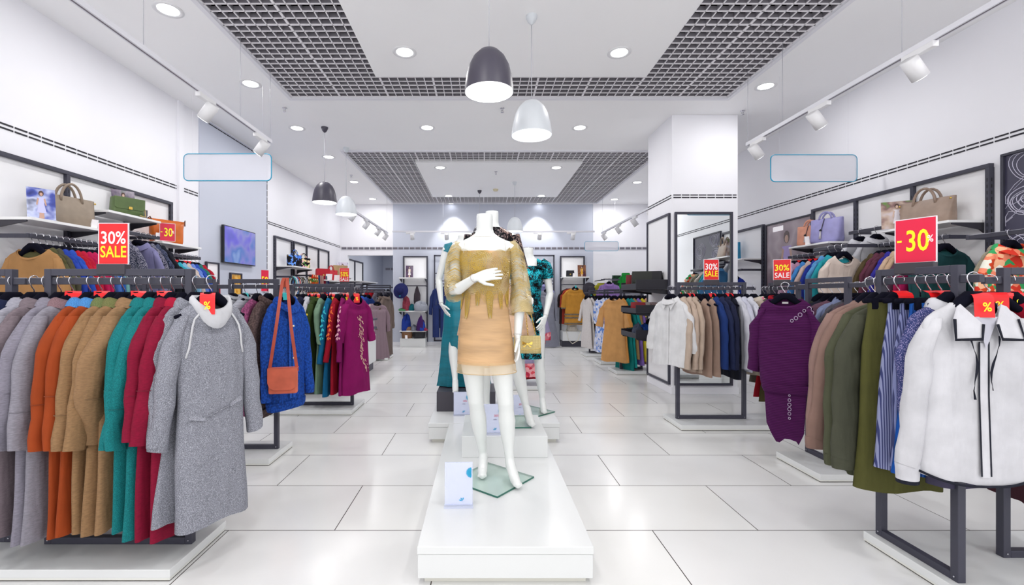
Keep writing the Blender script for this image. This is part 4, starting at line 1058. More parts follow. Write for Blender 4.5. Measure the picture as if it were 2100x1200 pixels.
# far left wall fixtures
wall_frame('dark wall frame with accessories, far left wall, first one', 'L', (8.16, 8.92), 0.1, 2.4, (8.18, 8.9))
wall_frame('dark wall frame of three panels, far left wall', 'L', (8.97, 11.05), 0.1, 2.4, (8.99, 9.65, 10.35, 11.03))
wall_shelf('white wall shelf with the floral black bags, far left', 'L', 8.2, 9.2, 1.86, .36)
wall_shelf('white wall shelf with the red bags, far left', 'L', 9.7, 10.9, 1.66, .4)
wall_shelf('white wall shelf with the beige clutch, far left', 'L', 10.95, 11.8, 1.78, .4)
bag('tote', (XL+.22, 8.55, 1.86), math.radians(50), .28, .22, .12, '#15131a', 'blue flowered black tote on the far left shelf', fab='floral', pal=('#4a7ad8', '#15131a', '#6a9ae8', '#15131a', '#2a2a3a'))
bag('tote', (XL+.22, 8.98, 1.86), math.radians(50), .28, .2, .12, '#15131a', 'black flowered tote beside the blue flowered one', fab='floral', pal=('#15131a', '#e8b8c0', '#15131a', '#6aa05a', '#e8d0a0'))
bag('flap', (XL+.26, 9.95, 1.66), math.radians(40), .3, .24, .12, '#d01830', 'red flap bag on the far left shelf, nearer one')
bag('tote', (XL+.28, 10.45, 1.66), math.radians(40), .3, .24, .12, '#d4142c', 'red tote bag on the far left shelf')
bag('flap', (XL+.26, 11.15, 1.78), math.radians(35), .36, .27, .12, '#c8a878', 'beige flap clutch on the far left shelf')
price_card((XL+.4, 9.95, 1.66), math.radians(40), 'white card before the nearer red bag, far left shelf', .14, .13)
price_card((XL+.42, 10.45, 1.66), math.radians(40), 'white card before the red tote, far left shelf', .14, .13)
photo_stand((XL+.2, 11.6, 1.78), math.radians(30), .28, .38, 4, ['#c0b0c8', '#e0d8e8', '#8a80a8'], '#f0eef4', 'pale photo print of woman in white, far left shelf')
# necklaces, scarves on hooks
wall_rail('dark accessory rail under the floral bag shelf', 'L', 8.2, 9.0, 1.66, .3)
NK = ['#14161c', '#2fb3b4', '#e8e4e2', '#3a8ad8', '#c9302a', '#1c1c22', '#d8d4d0', '#6a5a3a', '#2a2a32', '#e2e6ea', '#8a8a92', '#222']
NKN = ['black', 'turquoise', 'white', 'blue', 'red', 'jet black', 'pearl', 'bronze', 'dark grey', 'silver', 'smoke grey', 'onyx']
for i in range(12):
    y = 8.22+.064*i; m = MB().use(simple('beads_'+NKN[i].replace(' ', '_'), ('#222226' if NK[i] == '#222' else NK[i]), .35)); w_ = .05+.01*(i % 3); h_ = .22+.05*((i*5) % 4); rr = random.Random(i)
    pts = [(w_*sin(a)*(1 if a < pi else 1), -.004*cos(a), -h_*(1-cos(a))/2) for a in [2*pi*k/26 for k in range(26)]]
    m.tube(pts, .009, 6, closed=True)
    m.lathe([(.0, .03), (.022, .015), (.026, -.01), (.0, -.04)], 12, (0, 0, -h_-.02))
    tag(m.build('necklace', None, (XL+.3+.004*(i % 2), y, 1.662), math.radians(20)), '%s bead necklace hanging on the far left accessory rail' % NKN[i], 'necklace', 'necklaces on the accessory rail')
SCF = [('#e8481a', 'floral', 'orange flowered'), ('#e07a1a', 'floral', 'amber flowered'), ('#c8501a', 'floral', 'burnt orange'), ('#2a5a8a', 'plain', 'blue'), ('#d8a49c', 'plain', 'blush pink'), ('#e0b0a8', 'plain', 'pale pink'), ('#a01838', 'plain', 'wine red'), ('#14506a', 'dots', 'petrol dotted'), ('#2a2f7a', 'plain', 'indigo')]
wall_rail('dark scarf rail beyond the necklaces, far left wall', 'L', 9.05, 10.1, 1.72, .34)
for i, (c, f, n) in enumerate(SCF):
    y = 9.1+.11*i; m = MB().use(cloth(c, f, ('#f08a2a', '#f4d8b0', '#d8381a', '#3a7a3a') if f == 'floral' else None)); n_ = 9; rr = random.Random(i+40)
    m.loft([[(-.03-.04*q+.02*q*k/ n_ * 0 + (k/n_-.5)*(.1+.12*q), .02*sin(k*2.1+i)*(.4+q), -.0-q*.75) for k in range(n_+1)] for q in [j/8 for j in range(9)]], closed=False)
    tag(m.build('scarf', None, (XL+.34+.03, y, 1.74), math.radians(12)), '%s scarf hanging on the far left scarf rail' % n, 'scarf', 'scarves on the wall rail')
# table of small things & back-left racks behind the desk
rack('dark clothes rack with red and blue tops behind cash desk', -3.05, 8.9, 0, .95, z0=0, zt=1.5, zb=1.4, ext=(.05, .1))
specs = [(-3.4+.083*i, 'blouse', n, c, dict(tier=1, L=.85)) for i, (n, c) in enumerate([('aqua tee', '#58b0b8'), ('white tee', '#d8d8dc'), ('black tee', '#20202a'), ('scarlet tee', '#c81a2a'), ('blue tee', '#2a6ac8'), ('white top', '#dcdce0'), ('red tee', '#c01424'), ('cherry red top', '#d01a26'), ('orange red tee', '#d83a20'), ('violet top', '#4a20b0')])]
fill('the rack behind the cash desk', None, 8.9, 'x', 1.4, 60, specs, 'behind the cash desk', hook=False, tags=(4, 7), tagrz=20)
sale_sign((-3.1, 10.2, 1.62), math.radians(12), S50, .2, .3, 'red 50% SALE sign at the far left near the passage', holder=True)
rack('dark clothes rack under the 50% sign at far left', -3.1, 10.2, 0, .8, z0=0, zt=1.58, zb=1.5)
fill('the rack under the fifty percent sign', None, 10.2, 'x', 1.5, 50, [(-2.95, 'dress', 'peach tiered dress', '#e0a890', dict(tier=1, L=1.2, hw=.32)), (-2.8, 'dress', 'apricot ruffled dress', '#e8b49c', dict(tier=1, L=1.2, hw=.34)), (-3.1, 'blouse', 'dusty mauve blouse', '#a88890', dict(tier=1))], 'under the 50% sign', hook=False)
wall_frame('narrow dark wall frame inside the passage opening', 'L', (12.3, 14.2), 0.5, 2.35, (12.32, 13.3, 14.18))
wall_shelf('dark edged shelf inside the passage', 'L', 12.3, 14.2, 1.72, .5)

# ================================================================== RIGHT WALL
wall_frame('dark slotted wall frame with white panels, right wall', 'R', (3.87, 5.97), 0.1, 2.45, (3.885, 4.57, 5.27, 5.95))
wall_frame('dark slotted wall frame behind the column, right wall', 'R', (7.0, 8.6), 0.1, 2.42, (7.02, 7.8, 8.58))
wall_shelf('white wall shelf carrying the large taupe tote, right wall', 'R', 3.93, 4.6, 1.975)
wall_shelf('white wall shelf carrying peach and lavender bags, right wall', 'R', 5.3, 5.98, 1.955)
wall_shelf('white wall shelf with the turquoise bag behind column', 'R', 7.05, 7.8, 1.9)
wall_rail('dark hanging rail holding the dark teal top, right wall', 'R', 3.92, 4.6, 1.83)
wall_rail('dark hanging rail holding the cream top, right wall', 'R', 4.62, 5.1, 1.83, .64)
wall_rail('dark hanging rail under the peach bag, right wall', 'R', 5.3, 5.98, 1.82)
wall_rail('dark hanging rail with the blue sleeveless dress, right wall', 'R', 7.05, 7.8, 1.72)
wall_rail('upper dark rail with white blouses, right wall', 'R', 4.68, 5.1, 2.02, .24)
wall_rail('dark hanging rail with the floral jacket, right edge', 'R', 3.3, 3.78, 1.8)
gr = XR-.33
RA = [('top', 'dark teal top', '#1f4a4e', dict(L=.85, sl=.6, sw=.215, nw=.1, dip=.06)), ('blouse', 'teal jacket', '#23585c', dict(tier=1)), ('blouse', 'magenta blouse', '#b01458', dict(tier=1, L=.85)), ('blouse', 'cerise blouse', '#a8164e', dict(tier=1)), ('blouse', 'plum blouse', '#5a3a4e', dict(tier=1)), ('blouse', 'beige blouse', '#c8a88c', dict(tier=1)), ('blouse', 'sand blouse', '#cdb096', dict(tier=1)), ('blouse', 'ultramarine blouse', '#34309a', dict(tier=1)), ('blouse', 'burgundy blouse', '#5c2f42', dict(tier=1)), ('blouse', 'wine blouse', '#663448', dict(tier=1)), ('blouse', 'khaki blouse', '#5a4c32', dict(tier=1))]
fill('the near right wall rail', None, gr, 'y', 1.83, 0, [(3.96+.064*i,)+a for i, a in enumerate(RA)], 'on rail with teal top')
RB_ = [('top', 'cream top', '#ead9ce', dict(L=.82, sl=.32, nw=.095, dip=.09, sw=.2)), ('blouse', 'turquoise blouse', '#2aa6b4', dict(tier=1, L=.7)), ('blouse', 'sky blue blouse', '#5a9ad0', dict(tier=1, L=.7))]
fill('the middle right wall rail', None, XR-.64, 'y', 1.83, 0, [(4.68+.09*i,)+a for i, a in enumerate(RB_)], 'on rail with cream top')
RC_ = [('blouse', 'royal blue blouse', '#23369a', dict(L=.9, sl=.6)), ('blouse', 'beige pink blouse', '#d8bcb2', dict(tier=1)), ('blouse', 'azure blouse', '#4a90d8', dict(tier=1)), ('blouse', 'dusty pink blouse', '#c496b2', dict(tier=1)), ('blouse', 'lilac pink blouse', '#c8a0bc', dict(tier=1)), ('blouse', 'dark plum blouse', '#453a4e', dict(tier=1))]
fill('the far right wall rail', None, gr, 'y', 1.82, 0, [(5.4+.095*i,)+a for i, a in enumerate(RC_)], 'on rail under peach bag', tags=(0, 1, 2, 4), tagrz=-15)
for i, (y, n) in enumerate(((4.75, 'nearer'), (4.95, 'farther'))):
    garment('blouse', (XR-.24, y, 2.02), 0, 'white striped blouse on the upper right rail, %s one' % n, '#d6d6de', 'clothes on the upper right rail', tier=1, L=.5)
    hanger((XR-.24, y, 2.02), 0, 'black hanger holding the %s white blouse, upper right rail' % n, 'hangers on the upper right rail')
garment('vest', (gr, 7.3, 1.72), math.radians(-8), 'cobalt blue sleeveless dress on the right wall behind the column', '#2440b8', 'clothes on the column side rail', tier=2, L=1.1, sw=.185, cat='dress', name='dress')
hanger((gr, 7.3, 1.72), math.radians(-8), 'black hanger holding the cobalt sleeveless dress', 'hangers on the column side rail')
sale_tag((gr-.14, 7.22, 1.72), math.radians(-10), 'red percent tag beside the cobalt sleeveless dress')
garment('top', (gr, 3.47, 1.8), math.radians(4), 'flowered orange and green jacket hanging at the right edge', '#e8502a', 'clothes at the right edge rail', name='jacket', cat='jacket', fab='floral', color2=('#f08a6a', '#e8e6d8', '#3aa060', '#f4b890', '#d83a2a'), L=.8, sl=.55, sw=.2, collar='fold')
hanger((gr, 3.47, 1.8), math.radians(4), 'black hanger holding the flowered jacket', 'hangers at the right edge rail')
garment('blouse', (gr+.06, 3.56, 1.8), math.radians(4), 'stone coloured tweed jacket beside the flowered one', '#a8a08c', 'clothes at the right edge rail', name='jacket', cat='jacket', fab='mel', tier=1)

bag('tote', (XR-.19, 4.26, 1.975), math.radians(-80), .44, .24, .17, '#ab9484', 'large taupe leather tote on the right wall shelf', strap='#a38c7c')
photo_stand((XR-.25, 4.5, 1.975), math.radians(-32), .24, .28, 7, ['#6a9a4a', '#8a6a6a', '#c8b0a0', '#d8ccd0'], '#e8e4ec', 'photo print of woman in white hat beside the taupe tote')
bag('soft', (XR-.2, 5.76, 1.955), math.radians(-66), .3, .25, .16, '#eba58a', 'peach drawstring shopper on the right wall shelf')
bag('soft', (XR-.22, 5.46, 1.955), math.radians(-66), .34, .29, .18, '#a9a6de', 'lavender drawstring shopper on the right wall shelf')
price_card((XR-.31, 5.66, 1.955), math.radians(-60), 'white card leaning on the peach shopper', .05, .1)
bag('soft', (XR-.18, 7.6, 1.9), math.radians(-60), .26, .3, .14, '#1f97c8', 'turquoise bag on the shelf behind the column')

def pr_lilac(m, w, h, f):
    m.use(photo_mat(11, ['#5a464c', '#8a7880', '#b0a2a8', '#74646c'], 1.8)).box(-w/2, w/2, -.012, -.002, f, f+h)
    figure(m, -.02, f+h*.25, h*.66, '#a896cc', '#b89888', '#5a4a4a', -.0125)
    m.use(simple('painted_reflection', '#f4f0f4', .4, emit=.3)); m.box(-w*.35, -w*.1, -.0123, -.012, f+h*.92, f+h*.97)  # faintly glowing strip paints a bright reflection onto the poster
poster('large framed photo poster of woman in lilac dress, right wall', 6.47, .95, 2.4, .98, DARK2, pr_lilac, x=XR-.002, rz=-90)
def pr_swirl(m, w, h, f):
    m.use(simple('print_navy', '#3d3b50', .4)).box(-w/2, w/2, -.012, -.002, f, f+h)
    m.use(simple('print_line', '#c9c6d8', .5)); rr = random.Random(8)
    for cx, cz, r0, k in ((-w*.28, f+h*.93, .17, 5), (-w*.34, f+h*.73, .13, 7), (w*.1, f+h*.55, .2, 6), (-w*.25, f+h*.36, .1, 4), (w*.25, f+h*.8, .18, 6), (-w*.38, f+h*.5, .07, 3)):
        for j in range(k):
            r = r0*(1-.8*j/k); ox, oz = rr.uniform(-.015, .015), rr.uniform(-.015, .015)
            pts = [(max(-w/2+.004, min(w/2-.004, cx+ox+r*1.1*cos(a)*(1+.06*sin(3*a)))), -.0135, min(f+h-.004, cz+oz+r*.9*sin(a))) for a in [2*pi*q/28 for q in range(28)]]
            m.tube(pts, .0028, 4, closed=True)
    for j in range(7):
        x0 = -w*.46+rr.uniform(0, .12); z0 = f+h*(.2+.1*j); pts = [(max(-w/2+.004, min(w/2-.004, x0+.1*sin(q*.9+j))), -.0135, z0+.12*sin(q*.7)) for q in range(9)]
        m.tube(pts, .0028, 4)
poster('dark framed poster of white swirling line drawing, right edge', 3.27, 1.0, 2.5, 1.06, DARK2, pr_swirl, x=XR-.002, rz=-90)

# ================================================================== COLUMN: mirror, side panel, trays
t = thing('wall_mirror', 'tall dark framed mirror on the column', 'mirror', (2.947, CY0, .12))
m = MB().use(DARK); W_, HH = .385, 2.31
m.box(-W_, W_, -.03, 0, 0, .03); m.box(-W_, W_, -.03, 0, HH-.03, HH); m.box(-W_, -W_+.03, -.03, 0, .03, HH-.03); m.box(W_-.03, W_, -.03, 0, .03, HH-.03); m.build('frame', t, bevel=.003)
m = MB().use(simple('mirror_silver', '#e6eaea', .0, 1)); m.box(-W_+.03, W_-.03, -.012, -.002, .03, HH-.03); m.build('mirror_glass', t)
t = thing('column_panel', 'dark framed white display panel on the side of the column', 'display panel', (CX0, 6.5, .12), math.radians(-90))
m = MB().use(DARK); a = .41
m.box(-a, a, -.03, 0, 0, .03); m.box(-a, a, -.03, 0, 2.31-.03, 2.31); m.box(-a, -a+.03, -.03, 0, .03, 2.28); m.box(a-.03, a, -.03, 0, .03, 2.28); m.build('frame', t, bevel=.003)
m = MB().use(PANEL); m.box(-a+.03, a-.03, -.012, -.001, .03, 2.28); m.build('panel', t)
def tray(z, hh, lab):
    t = thing('display_tray', lab, 'tray', (2.29, 6.45, z))
    m = MB().use(BLACK); a, b = .215, .33
    m.box(-a, a, -b, b, 0, .015); m.box(-a, a, -b, -b+.015, .015, hh); m.box(-a, a, b-.015, b, .015, hh*.8); m.box(-a, -a+.015, -b+.015, b-.015, .015, hh*.6); m.build('tray_box', t, bevel=.002)
    m = MB().use(BLACK); m.prism([(.24, -.002), (-.2, -.002), (-.2, -.02), (.24, -.07)], 'y', -b+.02, -b+.035); m.prism([(.24, -.002), (-.2, -.002), (-.2, -.02), (.24, -.07)], 'y', b-.035, b-.02); m.build('bracket', t)
tray(1.40, .135, 'black display tray with dark handbags, topmost on the column')
tray(1.075, .115, 'black display tray with red purses, middle one on the column')
tray(.735, .115, 'black display tray with gloves, lowest on the column')
bag('flap', (2.27, 6.42, 1.415), math.radians(-14), .3, .24, .12, '#20261e', 'dark green flap handbag in the top tray', strap='#20201e', nm='handbag')
bag('flap', (2.42, 6.36, 1.415), math.radians(-30), .2, .24, .1, '#15161f', 'shiny navy handbag in the top tray nearest the column', strap='#15161f')
bag('flap', (2.2, 6.62, 1.415), math.radians(-14), .2, .2, .09, '#8a1020', 'dark red handbag at the back of the top tray')
for i, (x, y, c, n, w_) in enumerate(((2.2, 6.4, '#a81222', 'dark red', .2), (2.33, 6.42, '#c8c0b8', 'silver beaded', .17), (2.42, 6.3, '#7a5a4a', 'patterned brown', .16), (2.3, 6.6, '#b01828', 'bright red', .2), (2.44, 6.55, '#8a0f1c', 'cherry', .17))):
    bag('flap', (x, y, 1.09), math.radians(-20-10*i), w_, .13, .06, c, '%s purse lying in the middle tray' % n, fab='leather' if i not in (1, 2) else 'dots', cat='purse', nm='purse')
def folded(loc, rz, w, d, h, color, label, fab='plain', nm='folded_sweater', cat='sweater', group=None):
    m = MB().use(cloth(color, fab)); a, b = w/2, d/2
    def ring(s, z, o=0): return [(a*s*(abs(cos(q))**.5)*(1 if cos(q) > 0 else -1)+o, b*s*(abs(sin(q))**.5)*(1 if sin(q) > 0 else -1), z+.004*sin(q*3)) for q in [2*pi*i/24+.02 for i in range(24)]]
    k = 3; rs = []
    for i in range(k):
        z0 = h*i/k; z1 = h*(i+1)/k
        rs += [ring(.95, z0+.001), ring(1.0-.01*i, (z0+z1)/2, .004*(-1)**i), ring(.95, z1-.001)]
    m.loft(rs, True, True, True)
    return tag(m.build(nm, None, loc, rz), label, cat, group)
def drape(loc, rz, w, d, h, color, label, fab='plain', nm='folded_scarf', cat='scarf', seed=1, group=None):
    """soft crumpled heap"""
    m = MB().use(cloth(color, fab)); rr = random.Random(seed); ph = [rr.uniform(0, 6) for _ in range(4)]; n = 26
    rs = []
    for k in range(9):
        f = k/8; r = (1-f**4)**.45 if f < 1 else .02
        rs.append([(w/2*max(r, .03)*cos(q)*(1+.12*sin(3*q+ph[0]+f*3)), d/2*max(r, .03)*sin(q)*(1+.12*sin(4*q+ph[1])), max(0, h*f*(1+.22*sin(2*q+ph[2])*f+.12*sin(5*q+ph[3]+f*4)))) for q in [2*pi*i/n for i in range(n)]])
    m.loft(rs, True, True, True)
    return tag(m.build(nm, None, loc, rz), label, cat, group)
for i, (x, y, c, n, h_) in enumerate(((2.19, 6.38, '#4a5266', 'slate blue', .11), (2.3, 6.45, '#2456b8', 'bright blue', .1), (2.4, 6.32, '#2a2a3a', 'dark striped', .1), (2.43, 6.55, '#18181f', 'black frilled', .17), (2.28, 6.62, '#5a2030', 'wine red', .1))):
    drape((x, y, .75), .3*i, .15, .15, h_+.04, c, '%s gloves lying in the lowest tray' % n, 'plain', 'gloves', 'gloves', 20+i)
# ================================================================== RIGHT SIDE FREE-STANDING RACKS
platform('white rack platform under the white shirt in the right foreground', 2.05, 3.6, 1.55, 2.44)
rack('front right clothes rack holding the white shirt and skirts', 2.106, 2.2, math.radians(-90), .42, ext=(.08, .08))
sale_sign((2.106, 2.205, 1.47), math.radians(-68), M30, .155, .21, 'crimson minus 30% sign standing on the front right rack', CRIM)
LW = 'foremost on the front right rack'
wl = (2.106, 1.945, 1.393)
WS, wp = garment('shirt', wl, math.radians(-2), 'white shirt with navy edged collar and ties, '+LW, '#dfdfe4', 'clothes on the front right rack', fab='plain', L=.80, sl=.64, sw=.208, cw=.215, hw=.235, ww=.215, t=.042, srx=.052, sry=.042, collar=None, dip=.06, nw=.085, fold=.007, cuff=0, placket=0, curve=.05, flare=.05)
hanger(wl, math.radians(-2), 'black hanger holding the foremost white shirt', 'hangers on the front right rack')
sale_tag((wl[0]+.005, wl[1]-.01, wl[2]-.01), math.radians(-22), 'red percent tag above the white shirt on the front right rack')
NAVY = cloth('#20222f', 'plain'); SHW = cloth('#e4e4ea', 'plain')
for s in (-1, 1):
    # flat spread collar leaf with a navy border
    pts = [(s*.082, -.03, -.088), (s*.028, -.066, -.17), (s*.04, -.074, -.232), (s*.138, -.066, -.235), (s*.128, -.05, -.15), (s*.10, -.036, -.098)]
    m = MB().use(SHW); n0 = len(m.v); m.v += pts+[(a, b+.004, c) for a, b, c in pts]
    m.face(range(n0, n0+6)); m.face(list(range(n0+6, n0+12))[::-1]); [m.face([n0+i, n0+(i+1) % 6, n0+6+(i+1) % 6, n0+6+i]) for i in range(6)]
    cl = m.build('collar', WS)
    m = MB().use(NAVY); m.tube([(a, b-.003, c) for a, b, c in pts[1:5]], .0065, 4, flat=.35); m.build('navy_border', cl)
    # hanging tie
    m = MB().use(NAVY); x0 = s*.05-.01; pts = [(x0+.012*sin(k*.9+s)-.003*k*s, front_y(wp, x0, -.22-.04*k)-.008, -.22-.038*k) for k in range(7 if s > 0 else 8)]
    m.loft([[(a-.006*cos(k*.8), b-.002*sin(k*.8), c), (a+.006*cos(k*.8), b+.002*sin(k*.8), c)] for k, (a, b, c) in enumerate(pts)], closed=False); m.build('tie', WS)
    x, y, z, rx, ry = sleeve_at(wp, s, 1)
    m = MB().use(SHW)
    m.loft([[(x+k*rx*cos(2*pi*q/16), y+k*ry*sin(2*pi*q/16), zz) for q in range(16)] for k, zz in ((.95, z+.012), (1.03, z+.004), (.98, z-.02), (.95, z-.06))]); cf = m.build('cuff', WS)
    m = MB().use(NAVY); m.loft([[(x+k*rx*cos(2*pi*q/16), y+k*ry*sin(2*pi*q/16), zz) for q in range(16)] for k, zz in ((.955, z-.06), (.965, z-.066), (.94, z-.076))]); m.build('navy_border', cf)
    xs = -.008+s*.019
    m = MB().use(NAVY); m.loft([[(xs-.0035, front_y(wp, xs, z)-.003, z), (xs+.0035, front_y(wp, xs, z)-.003, z)] for z in [-.245-.028*i for i in range(21)]], closed=False); m.build('navy_stripe', WS)
m = MB().use(NAVY); L_ = wp['L']; w_, th = width_at(wp, -L_)
m.tube([((w_+.006)*(abs(cos(a))**.75)*(1 if cos(a) >= 0 else -1), (th+.008)*(abs(sin(a))**.8)*(1 if sin(a) >= 0 else -1), -L_+.002-.05*(1-cos(a)**2)) for a in [2*pi*i/40 for i in range(40)]], .0055, 5, closed=True); m.build('navy_hem', WS)
m = MB().use(SHW); xs = -.008
m.loft([[(xs-.016, front_y(wp, xs, z)-.002, z), (xs+.016, front_y(wp, xs, z)-.002, z)] for z in [-.25-.028*i for i in range(21)]], closed=False); m.build('placket', WS)
m = MB().use(simple('neck_shadow', '#b9b9c4', .8)); m.v += [(-.045, front_y(wp, 0, -.2)-.008, -.14), (.045, front_y(wp, 0, -.2)-.008, -.14), (-.006, front_y(wp, 0, -.25)-.010, -.275)]; m.face([0, 1, 2]); m.build('painted_neck_shade', WS)  # flat grey triangle paints the shaded inside of the neckline
R1S = [(2.03, 'shirt', 'blue dotted blouse with white cuffs', '#3a4478', dict(fab='dots', color2='#9a90b8', L=.84, sl=.57, flare=.02, collar='fold', trim='#dcdce2', trimcuff=1, t=.028)),
       (2.08, 'skirt', 'cobalt pleated skirt', '#0f50a8', dict(fab='pleat', L=.87, hw=.24, trim='#1a5ab0', t=.03)),
       (2.13, 'skirt', 'navy striped skirt', '#8e95c4', dict(fab='stripe', color2='#3a3f66', L=.86, hw=.2, trim='#7a86a8', t=.03)),
       (2.18, 'skirt', 'pale striped skirt', '#a4aad2', dict(fab='stripe', color2='#3c4270', L=.88, hw=.23, trim='#8a96b4', t=.03)),
       (2.225, 'skirt', 'olive skirt', '#55552a', dict(L=1.0, hw=.21, t=.035, off=(-.06, 0))),
       (2.29, 'sweatshirt', 'dark olive sweatshirt', '#4c4e40', dict(L=.95, sl=.72)),
       (2.35, 'sweatshirt', 'forest olive sweatshirt', '#50533f', dict(L=.93, sl=.72)),
       (2.41, 'sweatshirt', 'mauve brown sweatshirt', '#8f7268', dict(L=.9, sl=.68)),
       (2.465, 'sweatshirt', 'pale mauve sweatshirt', '#957870', dict(L=.88, sl=.68)),
       ]
fill('the front right rack', None, 2.106, 'y', 1.393, 0, R1S, 'on the front right rack', tags=(1, 2, 4), tagrz=-10)
garment('skirt', (2.15, 2.03, 1.393), math.radians(-2), 'slate grey skirt showing below the white shirt hem', '#4c4860', 'clothes on the front right rack', L=.9, hw=.16, off=0)
# rack at the right edge
rack('clothes rack cut off by the right frame edge', 3.0, 2.2, 0, .98, ext=(.08, .05))
R0S = [(2.56, 'sweater', 'crimson red sweater', '#b01030', dict(L=.7, lab='crimson red sweater half hidden behind the white shirt', rz=-100, sl=.5)),
       (2.72, 'dress', 'maroon dress', '#4e2a34', dict(L=1.08, lab='maroon dress at the right frame edge', sl=.5)),
       (2.8, 'dress', 'dark maroon dress', '#55303a', dict(L=1.12, lab='darker maroon dress behind the one at the right edge', sl=.5))]
fill('the right edge rack', None, 2.2, 'x', 1.393, -90, R0S, 'on the right edge rack', tags=(0, 1), tagrz=-20)
hanger((2.46, 2.2, 1.393), math.radians(-50), 'empty black hanger at the end of the right edge rack', 'hangers on the right edge rack')
sale_tag((2.462, 2.17, 1.385), math.radians(-40), 'red percent tag on the empty hanger, right edge rack')

# second rack with the purple knit dress
platform('white rack platform under the purple knit dress', 2.385, 2.95, 3.2, 3.68)
rack('clothes rack behind the sweatshirts holding the purple dress', 2.635, 3.465, math.radians(-90), .43, ext=(.1, .15))
gp = (2.31, 3.46, 1.393); ga = math.radians(-36)
PD, pp = garment('sweater', gp, ga, 'purple ribbed knit tunic dress with ring eyelets and pointed hem', '#511452', 'clothes on the purple dress rack', name='dress', cat='dress', fab='rib', L=.74, sl=.5, sw=.18, cw=.185, ww=.18, hw=.15, t=.06, srx=.05, sry=.045, flare=.03, nw=.115, dip=.055, collar='crew', fold=.004, cuff=0)
SK = cloth('#511452', 'rib'); m = MB().use(SK); rs = []
for k in range(12):
    f = k/11; n = 36; ring = []
    for i in range(n):
        a = 2*pi*i/n; w = .14-.02*f; th = .05+.01*f
        z = -.70-f*.36
        xx = cos(a)*w
        if f > .4: z -= (f-.4)/.6*(.15*max(0, 1-abs(xx+.03)/.09) + .14*max(0, 1-abs(xx-.075)/.07) - .03)
        ring.append((w*(abs(cos(a))**.75)*(1 if cos(a) >= 0 else -1), th*(abs(sin(a))**.8)*(1 if sin(a) >= 0 else -1)+.006*sin(a*7+f)*f, z))
    rs.append(ring)
m.loft(rs); m.build('skirt', PD)
for i, (x, z, r) in enumerate([(.15, -.15, .013), (.165, -.18, .012), (.168, -.215, .011), (.17, -.25, .008), (.12, -.165, .009), (.095, -.195, .012), (.07, -.22, .011), (.045, -.24, .009)]):
    m = MB().use(simple('eyelet', '#b8a8c0', .3, .8)); y = front_y(pp, x, z)-.004; m.tube([(x+r*cos(a), y, z+r*1.2*sin(a)) for a in [2*pi*q/12 for q in range(12)]], .0028, 5, closed=True); m.build('eyelet', PD)
for i in range(6):
    z = -.80-.034*i; r = .006+.005*sin(i*.6); m = MB().use(simple('eyelet', '#b8a8c0', .3, .8)); m.tube([(.03+r*cos(a), -.066, z+r*1.2*sin(a)) for a in [2*pi*q/12 for q in range(12)]], .0024, 5, closed=True); m.build('eyelet', PD)
hanger(gp, ga, 'black hanger holding the purple knit dress', 'hangers on the purple dress rack')
R2S = [(3.60, 'sweater', 'dark olive eyelet knit', '#3a3c34', dict(L=.95, rz=-50, off=(.07, 0), fab='rib', t=.025)),
       (3.53, 'sweater', 'navy eyelet knit', '#1d1f30', dict(L=1.0, rz=-52, off=(.09, 0), fab='rib', t=.025)),
       (3.46, 'sweater', 'mauve eyelet knit', '#6e4c5e', dict(L=.9, rz=-52, off=(.1, 0), fab='rib', t=.025)),
       (3.40, 'shirt', 'pale denim shirt', '#8590b4', dict(L=.95, rz=-52, off=(.11, 0))),
       (3.33, 'dress', 'speckled grey dress', '#55535c', dict(L=1.1, rz=-52, off=(.12, 0), fab='mel')),
       (3.26, 'blouse', 'plum brown blouse', '#5c4650', dict(rz=-50, off=(.12, 0))),
       (3.18, 'blouse', 'bright blue blouse', '#1d5cb4', dict(rz=-45, off=(.12, 0)))]
fill('the purple dress rack', None, 2.635, 'y', 1.393, -50, R2S, 'behind the purple dress')

# third rack (floral) and the one before the mirror
platform('long white rack platform before the column mirror', 1.94, 3.45, 4.415, 4.86)
rack('clothes rack before the mirror holding shirts and vests', 2.345, 4.655, 0, .715, ext=(.085, .1))
sale_sign((2.35, 4.655, 1.47), 0, S30, .147, .205, 'red 30% SALE sign on the rack before the mirror')
X4 = lambda u: (u-989)/930*4.655
R4S = [(X4(1376), 'shirt', 'white ruffled blouse', '#ececee', dict(L=.76, sl=.42, collar='shirt', rz=-62, t=.04, hw=.23, off=(-.01, -.02), bell=.15)),
       (X4(1394), 'shirt', 'beige shirt', '#cdb9a8', dict(L=.78)), (X4(1406), 'shirt', 'sand shirt', '#cbb5a4', dict(L=.8)), (X4(1416), 'shirt', 'pale beige shirt', '#c9b4a2', dict(L=.82)),
       (X4(1431), 'vest', 'black trimmed beige vest', '#b09484', dict(L=.86, trim='#17161c', rz=-75)), (X4(1445), 'vest', 'second black trimmed beige vest', '#ae9282', dict(L=.85, trim='#17161c', rz=-75)),
       (X4(1459), 'shirt', 'bright navy shirt', '#1f3a7a', dict(L=.76)), (X4(1471), 'shirt', 'ink blue shirt', '#232c50', dict(L=.78)), (X4(1483), 'shirt', 'dark navy shirt', '#1f2440', dict(L=.78, bell=.4)), (X4(1494), 'vest', 'black sleeveless blouse', '#191b2a', dict(L=.88)),
       (X4(1505), 'shirt', 'white shirt', '#dedfea', dict(L=.78)), (X4(1516), 'shirt', 'bell sleeved white shirt', '#dadbec', dict(L=.8, bell=.3)), (X4(1528), 'shirt', 'crisp white shirt', '#e2e3ee', dict(L=.79)),
       (X4(1545), 'coat', 'stone trench shirt', '#c6b6a6', dict(L=.86, name='shirt', cat='shirt', collar='shirt', sl=.6, srx=.05, sry=.03, cuff=1, trim='#d8ccbe'))]
